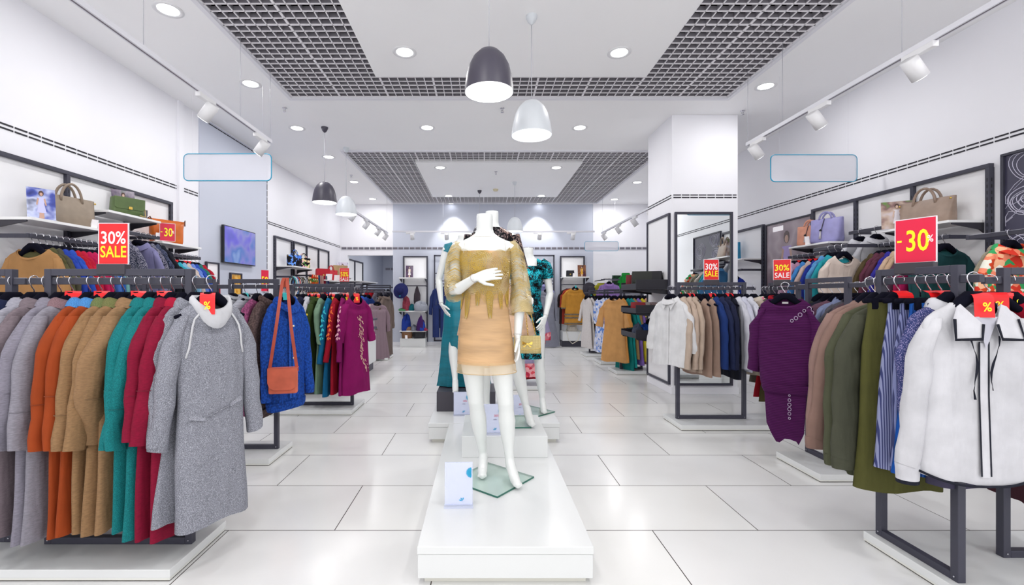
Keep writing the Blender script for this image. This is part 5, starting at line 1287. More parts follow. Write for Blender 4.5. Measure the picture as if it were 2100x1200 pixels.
fill('the rack before the mirror', None, 4.655, 'x', 1.393, -88, R4S, 'on rack before mirror', tags=(3, 6, 9), tagrz=-10)
rack('clothes rack with floral clothes beside the mirror rack', 3.1, 4.66, math.radians(-90), .46, ext=(.1, .08))
sale_sign((3.08, 4.66, 1.47), math.radians(-30), S30b, .147, .205, 'red SALE sign on the rack left of the cream top')
R3S = [(4.98, 'blouse', 'light blue blouse', '#9db4dc', dict(tier=1)), (4.92, 'blouse', 'pale green blouse', '#c4ccb0', dict(tier=1, L=.9)), (4.86, 'blouse', 'white floral blouse', '#e8e2d4', dict(tier=1, fab='floral', L=.85)), (4.8, 'dress', 'grey tweed dress', '#6a675c', dict(tier=1, L=.98, fab='mel')),
       (4.72, 'dress', 'red hooded dress', '#b01226', dict(tier=2, L=1.12, collar='cowl')), (4.64, 'dress', 'deep olive dress', '#4a4224', dict(tier=1, L=1.14)), (4.56, 'blouse', 'black blouse', '#23232c', dict(tier=1))]
fill('the floral rack', None, 3.1, 'y', 1.393, -12, R3S, 'on the floral rack')

# far right racks
def far_rack(x0, x1, y, lab, plab):
    platform(plab, x0-.13, x1+.12, y-.27, y+.25, .06)
    rack(lab, (x0+x1)/2, y, 0, x1-x0, zt=1.44, zb=1.375, z0=.06, ext=(.1, .1))
far_rack(2.36, 2.75, 7.79, 'nearest of three small racks, far right', 'white platform under the nearest small rack, far right')
far_rack(2.38, 2.8, 8.9, 'middle of three small racks, far right', 'white platform under the middle small rack, far right')
far_rack(2.35, 2.78, 10.0, 'farthest of three small racks, far right', 'white platform under the farthest small rack, far right')
XR_ = lambda u, y: (u-989)/930*y
FA = [(XR_(1203, 10), 'dress', 'white lace dress', '#dcd6d4', dict(tier=1, L=1.18, fab='mel')), (XR_(1209, 10), 'dress', 'ivory lace dress', '#d8d0cc', dict(tier=1, L=1.2, sl=.2)), (XR_(1216, 10), 'dress', 'black lace dress', '#1f1a22', dict(tier=1, L=1.2, sl=.3)), (XR_(1223, 10), 'dress', 'dark plum dress', '#3a1828', dict(tier=1, L=1.2, sl=.2)), (XR_(1229, 10), 'dress', 'burgundy dress', '#451a30', dict(tier=1, L=1.2, sl=.25))]
fill('the farthest small rack', None, 10.0, 'x', 1.375, -72, FA, 'on the farthest small rack', hook=False)
FB = [(XR_(1232, 8.9), 'dress', 'pale blue floral dress', '#c4cade', dict(tier=1, L=1.15, fab='floral', color2=('#b8c0da', '#d0d4e4', '#5a80c8', '#c8cce0'))), (XR_(1238, 8.9), 'dress', 'icy blue dress', '#bcc2da', dict(tier=1, L=1.12, sl=.3)), (XR_(1244, 8.9), 'dress', 'white dress', '#d8dade', dict(tier=1, L=1.15, sl=.3)), (XR_(1249, 8.9), 'dress', 'mint dress', '#8ac0b0', dict(tier=1, L=1.1, sl=.3))]
fill('the middle small rack', None, 8.9, 'x', 1.375, -70, FB, 'on the middle small rack', hook=False)
FC = [(XR_(1258, 7.79), 'dress', 'apricot dress', '#dca466', dict(tier=2, L=1.16, sl=.42, bell=.5, t=.05, rz=-40, off=(0, -.05))), (XR_(1272, 7.79), 'dress', 'amber dress', '#d8984e', dict(tier=1, L=1.15, sl=.42, bell=.5)), (XR_(1281, 7.79), 'dress', 'teal dress', '#128a86', dict(tier=1, L=1.3)), (XR_(1288, 7.79), 'dress', 'turquoise dress', '#159a98', dict(tier=1, L=1.25)), (XR_(1294, 7.79), 'dress', 'gold trimmed tan dress', '#a98858', dict(tier=1, L=1.1)), (XR_(1302, 7.79), 'dress', 'violet dress', '#8a6cc0', dict(tier=1, L=1.2)), (XR_(1310, 7.79), 'dress', 'yellow dress', '#e2d23a', dict(tier=1, L=1.15, sl=.25)), (XR_(1318, 7.79), 'dress', 'peach dress', '#e8a890', dict(tier=1, L=1.2)), (XR_(1326, 7.79), 'dress', 'salmon dress', '#ec9c86', dict(tier=1, L=1.18, sl=.25)), (XR_(1336, 7.79), 'dress', 'cream dress', '#e8dcc4', dict(tier=1, L=1.1))]
fill('the nearest small rack', None, 7.79, 'x', 1.375, -72, FC, 'on the nearest small rack', hook=False)

# ================================================================== BACK WALL
def back_unit(label, x0, x1, z0, z1):
    t = thing('wall_frame', label, 'wall frame', ((x0+x1)/2, YB-.03, z0)); a = (x1-x0)/2; h = z1-z0
    m = MB().use(PANEL); m.box(-a+.02, a-.02, -.012, 0, .02, h-.02); m.build('back_panel', t)
    m = MB().use(DARK); m.box(-a, a, -.04, -.0, h-.035, h); m.build('top_rail', t)
    for s in (-1, 1):
        m = MB().use(DARK); m.box(s*(a-.018)-.018, s*(a-.018)+.018, -.04, 0, 0, h-.035); m.build('upright', t)
    return t
def back_shelf(label, x0, x1, z, dep=.36, th=.03):
    t = thing('wall_shelf', label, 'shelf', ((x0+x1)/2, YB-.07, z)); a = (x1-x0)/2
    m = MB().use(SHELF); m.box(-a, a, -dep, 0, -th, 0); m.build('shelf_board', t, bevel=.002)
    m = MB().use(LACQ)
    for s in (-1, 1): m.prism([(0, -th), (-dep*.9, -th), (-dep*.9, -th-.012), (0, -th-.09)], 'x', s*(a-.01)-.006, s*(a-.01)+.006)
    m.build('bracket', t)
def hat(loc, rot, r, color, label, band):
    t = thing('sun_hat', label, 'hat', loc); m = MB().use(cloth(color, 'plain'))
    m.lathe([(r, -.02), (r*.8, .0), (r*.5, .012), (r*.45, .02), (r*.43, .08), (r*.36, .115), (r*.2, .125), (.001, .122)], 30)
    o = m.build('hat_body', t); o.rotation_euler = rot
    b = MB().use(simple('hat_band', band, .5)); b.lathe([(r*.46, .02), (r*.455, .035)], 30); b2 = b.build('hat_band', o)
    b = MB().use(TURQ); b.box(-.02, .02, -r*.75, -r*.65, .012, .02); b.build('hat_tag', o)
XB = lambda u: (u-989)/930*11.9
back_unit('dark wall frame of folded clothes shelves, back wall left', XB(826), XB(877), .1, 2.36)
back_shelf('white shelf under the small poster, back wall left', XB(823), XB(875), 1.78)
back_shelf('white shelf with pink and teal hats, back wall left', XB(822), XB(876), .93)
back_shelf('white shelf with folded blue knitwear, back wall left', XB(824), XB(876), .42)
t = thing('display_block', 'white display block under brown and black backpacks', 'display block', (XB(850), YB-.22, 0))
m = MB().use(WHITE); m.box(-.325, .325, -.19, .19, .0, .22); m.build('block', t, bevel=.003)
t = thing('wall_rail', 'dark cross rail under the poster shelf, back left', 'hanging rail', (XB(851), YB-.25, 1.57)); m = MB().use(DARK); m.box(-.3, .3, -.011, .011, -.012, .012); m.build('bar', t); m = MB().use(DARK); [m.box(s*.29-.01, s*.29+.01, 0, .19, -.012, .012) for s in (-1, 1)]; m.build('arm', t)
hat((XB(827), 11.5, 1.44), (math.radians(80), 0, math.radians(-12)), .2, '#2a2f6a', 'navy felt hat hanging on the back wall left', '#1a1c30')
hat((XB(1203), 11.5, 1.46), (math.radians(80), 0, math.radians(16)), .2, '#3e3c46', 'charcoal felt hat hanging on the back wall right', '#22222a')
photo_stand((XB(842), 11.7, 1.78), 0, .19, .31, 21, ['#3a2a4a', '#5a4060', '#2a2030'], '#f0e8e8', 'dark photo print of woman in white, back wall left')
drape((XB(836), 11.65, .93), 0, .2, .18, .3, '#b44a5e', 'pink knitted hat on the back left shelf', 'cable', 'knitted_hat', 'hat', 31)
for i, (u, z, w_, h_, c, n) in enumerate(((846, .93, .3, .14, '#146a78', 'teal scarf'), (866, .93, .36, .2, '#a8acb8', 'grey scarf'), (868, .93, .28, .12, '#2a50b0', 'blue scarf'), (830, .93, .22, .05, '#4a8a5a', 'green scarf'),
                                            (836, .42, .34, .34, '#2440a0', 'royal blue sweater'), (866, .42, .3, .34, '#4a2468', 'violet sweater'), (851, .42, .4, .12, '#8a8e9e', 'grey sweater'), (866, .42, .3, .2, '#2a48b0', 'cobalt sweater'), (868, .42, .36, .1, '#b03a58', 'raspberry sweater'))):
    yy = 11.7-.1*(i % 2)-(.05 if i in (2, 8) else 0)
    drape((XB(u), yy, z), .3*i, w_, .2, h_, c, n+' heaped on the back left shelves', 'plain', n.split()[-1], n.split()[-1], 50+i, 'knitwear on the back left shelves')
bag('backpack', (XB(838), 11.66, .22), 0, .26, .3, .16, '#8a6242', 'brown leather backpack on the back left block', nm='backpack', cat='backpack')
bag('backpack', (XB(862), 11.66, .22), .1, .3, .27, .16, '#1e1e26', 'black leather backpack on the back left block', nm='backpack', cat='backpack')
price_card((XB(838), 11.53, .22), 0, 'white card before the brown backpack, back left', .06, .09)
m = MB().use(cloth('#453d44', 'dots', '#6a6068'))
for dx, ln, ph in ((-.03, .55, 0), (.03, .48, 1.5)):
    m.tube([(dx*.2, 0, 0), (dx*.5, -.01, -.08), (dx+.01*sin(ph), -.015, -.22), (dx*1.1, -.01, -.38), (dx*1.2+.01*cos(ph), 0, -ln)], [.012, .03, .05, .055, .035], 14, flat=.5)
m.tube([(-.006, 0, 0), (0, 0, .02), (.006, 0, 0)], .008, 8)
tag(m.build('hanging_scarf', None, (XB(857), 11.75, 1.555)), 'dark knitted scarf hanging from the back left rail', 'scarf')

def back_rail_unit(label, u0, u1, z0, z1, bars):
    x0, x1 = XB(u0), XB(u1); t = thing('wall_rack', label, 'wall rack', ((x0+x1)/2, YB-.1, z0)); a = (x1-x0)/2; h = z1-z0
    m = MB().use(DARK); m.box(-a, -a+.035, -.03, 0, 0, h); m.box(a-.035, a, -.03, 0, 0, h); m.box(-a, a, -.03, 0, h-.035, h); m.box(-a, a, -.03, 0, 0, .035); m.build('frame', t)
    for b in bars: m = MB().use(DARK2); m.box(-a+.035, a-.035, -.02, -.005, b-z0-.012, b-z0+.012); m.build('cross_bar', t)
    m = MB().use(DARK); m.box(-.012, .012, -.2, -.03, 1.62-z0, 1.64-z0); m.build('hook_arm', t)
    m = MB().use(DARK); m.box(-.015, .015, -.02, .07, -z0, 0); m.build('foot', t)
back_rail_unit('dark wall rack holding navy jumpsuits, back wall', 890, 925, .12, 2.38, (1.9, 1.7, 1.62))
back_rail_unit('dark wall rack holding grey dresses, back wall', 1075, 1137, .12, 2.38, (1.9, 1.7, 1.62))
def back_gar(kind, u, y, z, rz, lab, c, hl, **kw):
    garment(kind, (XB(u), y, z), math.radians(rz), lab, c, 'clothes on the back wall', **kw); hanger((XB(u), y, z), math.radians(rz), hl, 'hangers on the back wall')
back_gar('jumpsuit', 905, 11.5, 1.62, -10, 'navy velour jumpsuit with white side piping, back wall', '#2b3a72', 'black hanger holding the navy velour jumpsuit', L=.62, sl=.62)
m = cloth('#2b3a72', 'plain')
tr = MB().use(m)
for s in (-1, 1): tr.loft([[(s*.1+.09*cos(a), .05*sin(a), z) for a in [2*pi*q/14 for q in range(14)]] for z in (-.55, -.8, -1.2, -1.36)])
tag(tr.build('trousers', None, (XB(905), 11.48, 1.62), math.radians(-10)), 'navy velour trousers hanging below the navy jacket', 'trousers')
back_gar('jumpsuit', 916, 11.58, 1.62, 15, 'steel blue tracksuit top behind the navy jumpsuit', '#3e4a74', 'black hanger holding the steel blue tracksuit', L=1.1, tier=1)
back_gar('dress', 1117, 11.45, 1.55, 3, 'long grey dress hanging on the back wall rack', '#8b8d9c', 'black hanger holding the long grey dress', L=1.5, sl=.7, hw=.33, t=.06, dip=.09)
back_gar('blouse', 1113, 11.62, 1.72, 0, 'lilac blouse behind the long grey dress', '#9c9ad2', 'black hanger holding the lilac blouse behind the grey dress', tier=1, L=.6)
sale_tag((XB(1117), 11.42, 1.56), 0, 'small turquoise tag above the long grey dress', color='turquoise')
back_unit('dark wall frame with the tan dress, back wall right', XB(1149), XB(1200), .1, 2.36)
back_shelf('white shelf with small black bag, back wall right', XB(1150), XB(1203), 1.8)
t = thing('wall_rail', 'dark cross rail holding the tan dress, back wall', 'hanging rail', (XB(1175), YB-.3, 1.6)); m = MB().use(DARK); m.box(-.3, .3, -.011, .011, -.012, .012); m.build('bar', t); m = MB().use(DARK); [m.box(s*.29-.01, s*.29+.01, 0, .24, -.012, .012) for s in (-1, 1)]; m.build('arm', t)
TD, tp = garment('top', (XB(1173), 11.5, 1.6), 0, 'mustard tunic dress with patterned bands, back wall right', '#cf9238', 'clothes on the back wall', L=1.0, sl=.42, sw=.24, cw=.235, hw=.27, srx=.08, t=.05, nw=.1, dip=.07, name='dress', cat='dress')
BND = cloth('#5a5048', 'dots', '#d0b890')
for z in (-.74, -.82, -.97):
    m = MB().use(BND); w, th = width_at(tp, z)
    m.loft([[((w+.008)*(abs(cos(a))**.75)*(1 if cos(a) >= 0 else -1), (th+.012)*(abs(sin(a))**.8)*(1 if sin(a) >= 0 else -1), zz) for a in [2*pi*q/30 for q in range(30)]] for zz in (z+.02, z-.02)]); m.build('patterned_band', TD)
for s in (-1, 1): m = cuff_mesh(tp, s, BND, .03); m.build('patterned_band', TD)
hanger((XB(1173), 11.5, 1.6), 0, 'black hanger holding the mustard tunic dress', 'hangers on the back wall')
sale_tag((XB(1173), 11.45, 1.62), 0, 'small turquoise tag above the mustard tunic dress', color='turquoise')
for i, (dx, c, n) in enumerate(((-.05, '#a83a2a', 'rust'), (-.1, '#3a2a2a', 'dark brown'))):
    garment('top', (XB(1173)+dx, 11.6+.08*i, 1.6), 0, '%s tunic behind the mustard dress, back wall right' % n, c, 'clothes on the back wall', tier=1, L=.98, sl=.42, sw=.24, cw=.235, hw=.27, name='dress', cat='dress')
bag('flap', (XB(1166), 11.7, 1.8), 0, .2, .16, .08, '#23232c', 'small black flap bag on the back right shelf', strap='#23232c')
price_card((XB(1172), 11.6, 1.8), 0, 'white card beside the small black bag, back right', .05, .09)
photo_stand((XB(1190), 11.7, 1.8), 0, .21, .3, 31, ['#3a1a3a', '#6a3a2a', '#8a5a3a', '#2a1020'], '#d8a02a', 'photo print of woman in yellow dress, back right shelf')
t = thing('display_block', 'white display block under the cream backpack, back right', 'display block', (XB(1173), YB-.22, 0)); m = MB().use(WHITE); m.box(-.3, .3, -.19, .19, .16, .4); m.build('block', t, bevel=.003); m = MB().use(DARK); m.box(-.3, .3, -.1, .19, 0, .16); m.build('base', t)
cb = bag('backpack', (XB(1169), 11.66, .4), 0, .24, .28, .14, '#d8d0c4', 'cream backpack with long strap, back right block', nm='backpack', cat='backpack')
m = MB().use(cloth('#e2dccc', 'leather')); m.tube([(-.13, .0, .06), (-.17, -.1, .0), (-.17, -.225, -.02), (-.13, -.23, -.2), (-.03, -.23, -.3), (.1, -.23, -.22), (.18, -.225, .0), (.14, -.1, .03), (.1, 0, .1)], .012, 6, flat=.3); m.build('strap', cb)
t = thing('wall_mirror', 'dark mirror on the back wall behind far right racks', 'mirror', (XB(1290), YB, 0)); m = MB().use(simple('mirror_grey', '#8a8c94', .05, .9)); m.box(-.42, .42, -.012, 0, .05, 1.85); m.build('mirror_glass', t)
m = MB().use(WALL); m.box(-.43, .43, -.02, -.012, .03, .05); m.build('frame', t)
garment('dress', (XB(1276), 11.6, 2.0), 0, 'bright green garment hanging before the far dark mirror', '#1f9a3a', 'clothes on the back wall', tier=1, L=.6, sl=.2, sw=.12, cw=.12, hw=.14)
garment('blouse', (XB(1236), 11.3, 1.72), -.1, 'lilac pleated blouse hung high behind far racks', '#a884d0', 'clothes on the back wall', fab='pleat', L=.7, sl=.5, sw=.25, cw=.26, tier=2)
hanger((XB(1236), 11.3, 1.72), -.1, 'black hanger holding the lilac pleated blouse', 'hangers on the back wall')
garment('blouse', (XB(1226), 11.5, 1.72), -.1, 'yellow green blouse behind the lilac pleated one', '#b8b43a', 'clothes on the back wall', tier=1, L=.7)
t = thing('wall_rail', 'dark rail holding the lilac pleated blouse, back wall', 'hanging rail', (XB(1236), YB-.7, 1.72)); m = MB().use(DARK); m.box(-.2, .2, -.25, -.23, -.01, .01); m.box(-.2, .2, 0, .02, -.01, .01); m.build('bar', t); m = MB().use(DARK); m.box(-.19, -.17, -.25, .69, -.03, -.01); m.box(.17, .19, -.25, .69, -.03, -.01); m.build('arm', t)

# rack behind the centre display
platform('white platform under the floral hem rack, behind the display', .3, .88, 6.3, 6.8, .06)
rack('clothes rack behind the teal sequin mannequin', .6, 6.55, math.radians(90), .4, z0=.06, zt=1.45, zb=1.385)
FD, fp = garment('dress', (.62, 6.35, 1.38), math.radians(10), 'lavender dress with pink floral hem behind the display', '#a9a0c4', 'clothes behind the display', L=1.15, sl=.42, bell=.5, sw=.19, hw=.2, t=.06, flare=.09)
hanger((.62, 6.35, 1.38), math.radians(10), 'black hanger holding the lavender floral dress', 'hangers behind the display')
garment('dress', (.62, 6.5, 1.38), math.radians(10), 'red dress hanging behind the lavender floral one', '#c01a2c', 'clothes behind the display', tier=1, L=1.24, sl=.6, hw=.22)
garment('dress', (.64, 6.6, 1.38), math.radians(10), 'navy dress at the back behind the red one', '#23306a', 'clothes behind the display', tier=1, L=1.18, hw=.24)

FLR = cloth('#dc7a88', 'floral', ('#d8505a', '#e89098', '#b8304a', '#e4a0a4'))
m = MB().use(FLR); w, th = width_at(fp, -1.05)
m.loft([[((w+.006+g)*(abs(cos(a))**.75)*(1 if cos(a) >= 0 else -1), (th+.012+g)*(abs(sin(a))**.8)*(1 if sin(a) >= 0 else -1), zz) for a in [2*pi*q/30 for q in range(30)]] for zz, g in ((-.98, 0), (-1.17, .008))])
m.build('floral_hem', FD)
for s_ in (-1, 1): cuff_mesh(fp, s_, FLR, .1).build('floral_cuff', FD)
# ================================================================== CENTRE DISPLAY
def plinth(name, label, x0, x1, y0, y1, z0, z1, kick=.03, mat=WHITE):
    t = thing(name, label, 'plinth', ((x0+x1)/2, (y0+y1)/2, z0)); a, b, h = (x1-x0)/2, (y1-y0)/2, z1-z0
    m = MB().use(mat)
    if kick:
        m.box(-a, a, -b, b, h*.8, h); m.box(-a+.003, a-.003, -b+.003, b-.003, kick, h*.8-.002); m.build('box_top', t, bevel=.0025)
        m = MB().use(simple('plinth_kick', '#d9d8d0', .5)); m.box(-a+.03, a-.03, -b+.03, b-.03, 0, kick); m.build('kick_base', t)
    else: m.box(-a, a, -b, b, 0, h); m.build('box_body', t, bevel=.0025)
plinth('display_plinth', 'long low white plinth under the foremost mannequin', -.297, .508, 2.064, 4.055, 0, .175)
plinth('display_plinth', 'wide low white plinth crossing behind the long one', -.485, .695, 4.06, 4.95, 0, .175)
plinth('riser_box', 'white riser box standing on the long plinth', -.145, .462, 3.2, 3.78, .175, .325, 0)
plinth('riser_box', 'dark grey riser box under the teal gown', -.45, .13, 4.47, 4.9, .175, .37, 0, simple('riser_dark', '#3e3b45', .5))
GLS = glassy('base_glass', '#cfe6dd', .02, .42); GLE = simple('glass_edge', '#2f6a5c', .15)
def glass_base(loc, rz, w, label):
    t = thing('glass_base', label, 'glass plate', loc, rz); a = w/2
    m = MB().use(GLS); m.box(-a, a, -a, a, 0, .01); m.build('plate', t)
    m = MB().use(GLE); e = .0015
    m.box(-a-e, -a, -a-e, a+e, 0, .01); m.box(a, a+e, -a-e, a+e, 0, .01); m.box(-a, a, -a-e, -a, 0, .01); m.box(-a, a, a, a+e, 0, .01); m.build('plate_edge', t)
    return t
glass_base((.062, 2.82, .1755), math.radians(50), .37, 'square glass base plate under the foremost mannequin')
glass_base((.19, 3.55, .3255), math.radians(4), .33, 'glass base plate on the white riser box')
glass_base((.47, 4.45, .1755), math.radians(42), .34, 'glass base plate under the teal sequin mannequin')

# ------------------------------------------------------------------ mannequins
def remesh(parts, voxel, smooth=4, it=.5):
    mb = MB().use(MANN)
    for p in parts: mb.add(p, Matrix())
    me = mb.mesh('body_raw'); ob = bpy.data.objects.new('body_raw', me); COL.objects.link(ob)
    r = ob.modifiers.new('r', 'REMESH'); r.mode = 'VOXEL'; r.voxel_size = voxel; r.use_smooth_shade = True
    s = ob.modifiers.new('s', 'SMOOTH'); s.factor = it; s.iterations = smooth
    dg = bpy.context.evaluated_depsgraph_get(); dg.update()
    out = bpy.data.meshes.new_from_object(ob.evaluated_get(dg))
    COL.objects.unlink(ob); bpy.data.objects.remove(ob)
    out.materials.clear(); out.materials.append(MANN)
    out.polygons.foreach_set('use_smooth', [True]*len(out.polygons)); out.polygons.foreach_set('material_index', [0]*len(out.polygons))
    return out
def ell(cx, cy, z, rx, ry, n=28): return [(cx+rx*cos(2*pi*i/n), cy+ry*sin(2*pi*i/n), z) for i in range(n)]
def hand_parts(wrist, d, nrm, thumb, spread=.0, curl=.25, size=1.):
    """palm and five fingers; d = finger direction, nrm = palm normal, thumb = side the thumb leaves from"""
    d = Vector(d).normalized(); nrm = Vector(nrm); nrm = (nrm-d*nrm.dot(d)).normalized(); s = d.cross(nrm).normalized()*thumb
    W = Vector(wrist); ps = []
    m = MB(); rings = []
    for f, w, t in ((-.012, .023, .019), (.0, .024, .018), (.025, .031, .016), (.055, .038, .0135), (.08, .039, .012), (.092, .036, .010)):
        c = W+d*f*size; rings.append([c+s*(w*cos(2*pi*i/16)*size)+nrm*(t*sin(2*pi*i/16)*size) for i in range(16)])
    m.loft(rings, True, True, True); ps.append(m)
    for k, (off, ln) in enumerate(((.029, .068), (.0105, .077), (-.0085, .071), (-.027, .055))):
        a = spread*(1.5-k)*.14; dd = (d*cos(a)+s*sin(a)).normalized(); p = W+d*.082*size+s*off*size; pts = [p]; cur = dd
        for j, seg in enumerate((.45, .32, .23)):
            an = curl*(.5 if j == 0 else .8)*(1+.15*k); cur = (cur*cos(an)+nrm*sin(an)).normalized(); pts.append(pts[-1]+cur*ln*seg*size)
        m = MB(); m.tube(pts, [.0092*size, .0085*size, .0076*size, .0056*size], 10); ps.append(m)
    p = W+d*.022*size+s*.022*size; td = (d*.72+s*.62+nrm*.35).normalized(); t2 = (d*.93+s*.28+nrm*.3).normalized()
    m = MB(); m.tube([p, p+td*.038*size, p+td*.038*size+t2*.03*size, p+td*.038*size+t2*.052*size], [.0135*size, .0105*size, .009*size, .0062*size], 10); ps.append(m)
    return ps
def mannequin(label, loc, rz, legs, arms, neck=1.63, lean=0.):
    """legs: [(hip, knee, ankle, ball, toe)...]; arms: [(shoulder, elbow, wrist, handdir, normal, thumb, kw)...]"""
    root = thing('mannequin', label, 'mannequin', loc, rz); P = []
    tor = [(neck, .05, .05, 0), (neck-.05, .05, .051, .0), (1.54, .051, .053, .004), (1.515, .06, .057, .008), (1.495, .088, .06, .012), (1.475, .128, .064, .012), (1.45, .158, .07, .012), (1.415, .168, .08, .006), (1.36, .155, .094, -.002), (1.30, .143, .112, -.014), (1.25, .137, .108, -.01), (1.18, .122, .092, 0), (1.11, .115, .084, .004), (1.04, .13, .092, .006), (.97, .148, .103, .01), (.90, .157, .112, .014), (.85, .155, .108, .014), (.80, .14, .09, .01)]
    m = MB(); m.loft([ell(lean*(z-1.0), yo, z, rx, ry) for z, rx, ry, yo in tor], True, True, True); P.append(m)
    for s in (-1, 1):
        m = MB(); m.lathe([(.0, .05), (.03, .04), (.046, .012), (.048, -.01), (.038, -.035), (.0, -.05)], 16, (s*.064, -.068, 1.295)); P.append(m)
    for hip, knee, ank, ball, toe in legs:
        hip, knee, ank, ball, toe = map(Vector, (hip, knee, ank, ball, toe)); m = MB(); pts, rs = [], []
        for f, r in ((0, .083), (.2, .08), (.5, .069), (.8, .056), (.93, .051)): pts.append(hip.lerp(knee, f)); rs.append(r)
        for f, r in ((0, .05), (.12, .047), (.3, .052), (.5, .046), (.75, .033), (.92, .027), (1, .028)):
            q = knee.lerp(ank, f); q.y += .018*sin(f*pi); pts.append(q); rs.append(r)
        m.tube(pts, rs, 20); P.append(m)
        m = MB(); heel = ank+Vector((0, .03, -.035)); m.tube([ank+Vector((0, 0, .02)), ank.lerp(ball, .3), ank.lerp(ball, .7), ball, ball.lerp(toe, .6), toe], [.029, .031, .031, .031, .025, .014], 16); P.append(m)
        m = MB(); m.tube([ank+Vector((0, .008, .02)), heel, heel.lerp(ball, .45)], [.026, .026, .022], 14); P.append(m)
        side = Vector((1, 0, 0))
        for k in range(5):
            b = ball.lerp(toe, .55)+side*(.011*(k-2)); m = MB(); m.tube([b, b+(toe-ball)*.42+Vector((0, .002*abs(k-2)*1.5, 0))], [.009, .0075], 8); P.append(m)
    for sh, el, wr, hd, nr, th, kw in arms:
        sh, el, wr = map(Vector, (sh, el, wr)); m = MB(); pts, rs = [], []
        c = Vector((sh.x*.55, .008, 1.435))
        pts = [c, sh, sh.lerp(el, .3), sh.lerp(el, .7), el, el.lerp(wr, .2), el.lerp(wr, .6), wr]; rs = [.045, .046, .041, .036, .034, .036, .029, .0225]
        m.tube(pts, rs, 18); P.append(m)
    me = remesh(P, .0055, 5); o = bpy.data.objects.new('body', me); COL.objects.link(o); o.parent = root
    for sh, el, wr, hd, nr, th, kw in arms:
        me = remesh(hand_parts(wr, hd, nr, th, **kw), .0024, 3); o = bpy.data.objects.new('hand', me); COL.objects.link(o); o.parent = root
        m = MB().use(simple('seam', '#b8b2b0', .6)); d = (Vector(wr)-Vector(el)).normalized(); w = Vector(wr); m.tube([w-d*.012, w-d*.0105], .0268, 20); m.build('wrist_seam', root)
    m = MB().use(simple('neck_cap', '#dfe2e0', .25)); m.loft([ell(lean*(neck-1), 0, neck-.004, .049, .049), ell(lean*(neck-1), 0, neck+.001, .048, .048)], True, False, True, smooth=False); m.build('neck_cap', root)
    return root
m1 = (.015, 2.79, .1865)
mannequin('headless white mannequin in gold lace dress, foremost on the plinth', m1, 0,
    [((-.085, .01, .86), (-.055, .03, .48), (-.008, .12, .1), (-.014, .045, .03), (-.016, -.01, .018)),
     ((.085, .0, .86), (.128, -.02, .48), (.155, .0, .1), (.182, -.085, .03), (.198, -.145, .018))],
    [((-.168, .012, 1.425), (-.185, -.06, 1.155), (-.055, -.20, 1.235), (1, -.05, .22), (.1, .6, -.3), -1, dict(curl=.12, spread=.5)),
     ((.17, .012, 1.425), (.225, .03, 1.16), (.2, -.03, .885), (.02, -.12, -1), (-1, -.1, 0), -1, dict(curl=.22, spread=.3))])
m2 = (.075, 3.5, .336)
mannequin('headless mannequin in black sequin top on the white riser', m2, 0,
    [((-.085, .01, .86), (-.07, .06, .48), (-.04, .12, .1), (-.05, .05, .03), (-.055, 0, .018)),
     ((.085, 0, .86), (.18, -.02, .48), (.27, .0, .1), (.29, -.08, .03), (.30, -.13, .018))],
    [((-.168, .012, 1.425), (-.2, .02, 1.16), (-.19, -.04, .89), (0, -.1, -1), (1, 0, 0), 1, dict(curl=.2)),
     ((.17, .012, 1.425), (.235, .03, 1.17), (.24, -.14, .99), (.25, -.9, -.25), (-.3, -.1, -1), -1, dict(curl=.55))])
m3 = (.45, 4.46, .186)
mannequin('headless mannequin in teal sequin dress on the wide plinth', m3, math.radians(-6),
    [((-.085, .01, .86), (-.08, .05, .48), (-.06, .12, .1), (-.07, .05, .03), (-.075, 0, .018)),
     ((.085, 0, .86), (.11, -.02, .48), (.14, .0, .1), (.15, -.08, .03), (.155, -.13, .018))],
    [((-.168, .012, 1.425), (-.2, .02, 1.16), (-.19, -.04, .89), (0, -.1, -1), (1, 0, 0), 1, dict(curl=.2)),
     ((.17, .012, 1.425), (.215, .02, 1.15), (.165, -.11, .93), (-.35, -.35, -.9), (-.6, .6, .1), -1, dict(curl=.35, spread=.9))], neck=1.6)
m4 = (-.2, 4.66, .371)
mannequin('headless mannequin in teal gown on the dark riser', m4, math.radians(10),
    [((-.085, 0, .86), (-.105, -.04, .50), (-.1, -.19, .1), (-.105, -.25, .03), (-.11, -.285, .016)),
     ((.085, .01, .86), (.09, .06, .48), (.1, .1, .1), (.1, .03, .03), (.1, -.02, .018))],
    [((-.17, .012, 1.41), (-.245, .03, 1.11), (-.225, -.06, .86), (.45, -.2, -.8), (.75, .2, .5), 1, dict(curl=.1, spread=1.4)),
     ((.17, .012, 1.425), (.215, .02, 1.16), (.2, -.04, .9), (0, -.1, -1), (-1, 0, 0), -1, dict(curl=.2))], neck=1.56)

# ------------------------------------------------------------------ dresses on the mannequins
def shell(levels, n=64, mat=None, fold=0., k=9, ph=0., top=None, bottom=None, thick=True):
    """lofted dress shell: levels (z, rx, ry, cx, cy)"""
    rings = []; zt, zb = levels[0][0], levels[-1][0]
    for z, rx, ry, cx, cy in levels:
        f = (zt-z)/max(1e-6, zt-zb); r = []
        for i in range(n):
            a = 2*pi*i/n; g = 1+fold*f*sin(k*a+ph+f*2)+fold*.5*f*sin((k*2+1)*a-ph)
            zz = z
            r.append((cx+rx*g*cos(a), cy+ry*g*sin(a), zz))
        rings.append(r)
    return MB().use(mat).loft(rings)
def interp(levels, z):
    for a, b in zip(levels, levels[1:]):
        if a[0] >= z >= b[0]:
            f = (a[0]-z)/(a[0]-b[0]); return tuple(a[i]+(b[i]-a[i])*f for i in range(5))
    return levels[-1] if z < levels[-1][0] else levels[0]
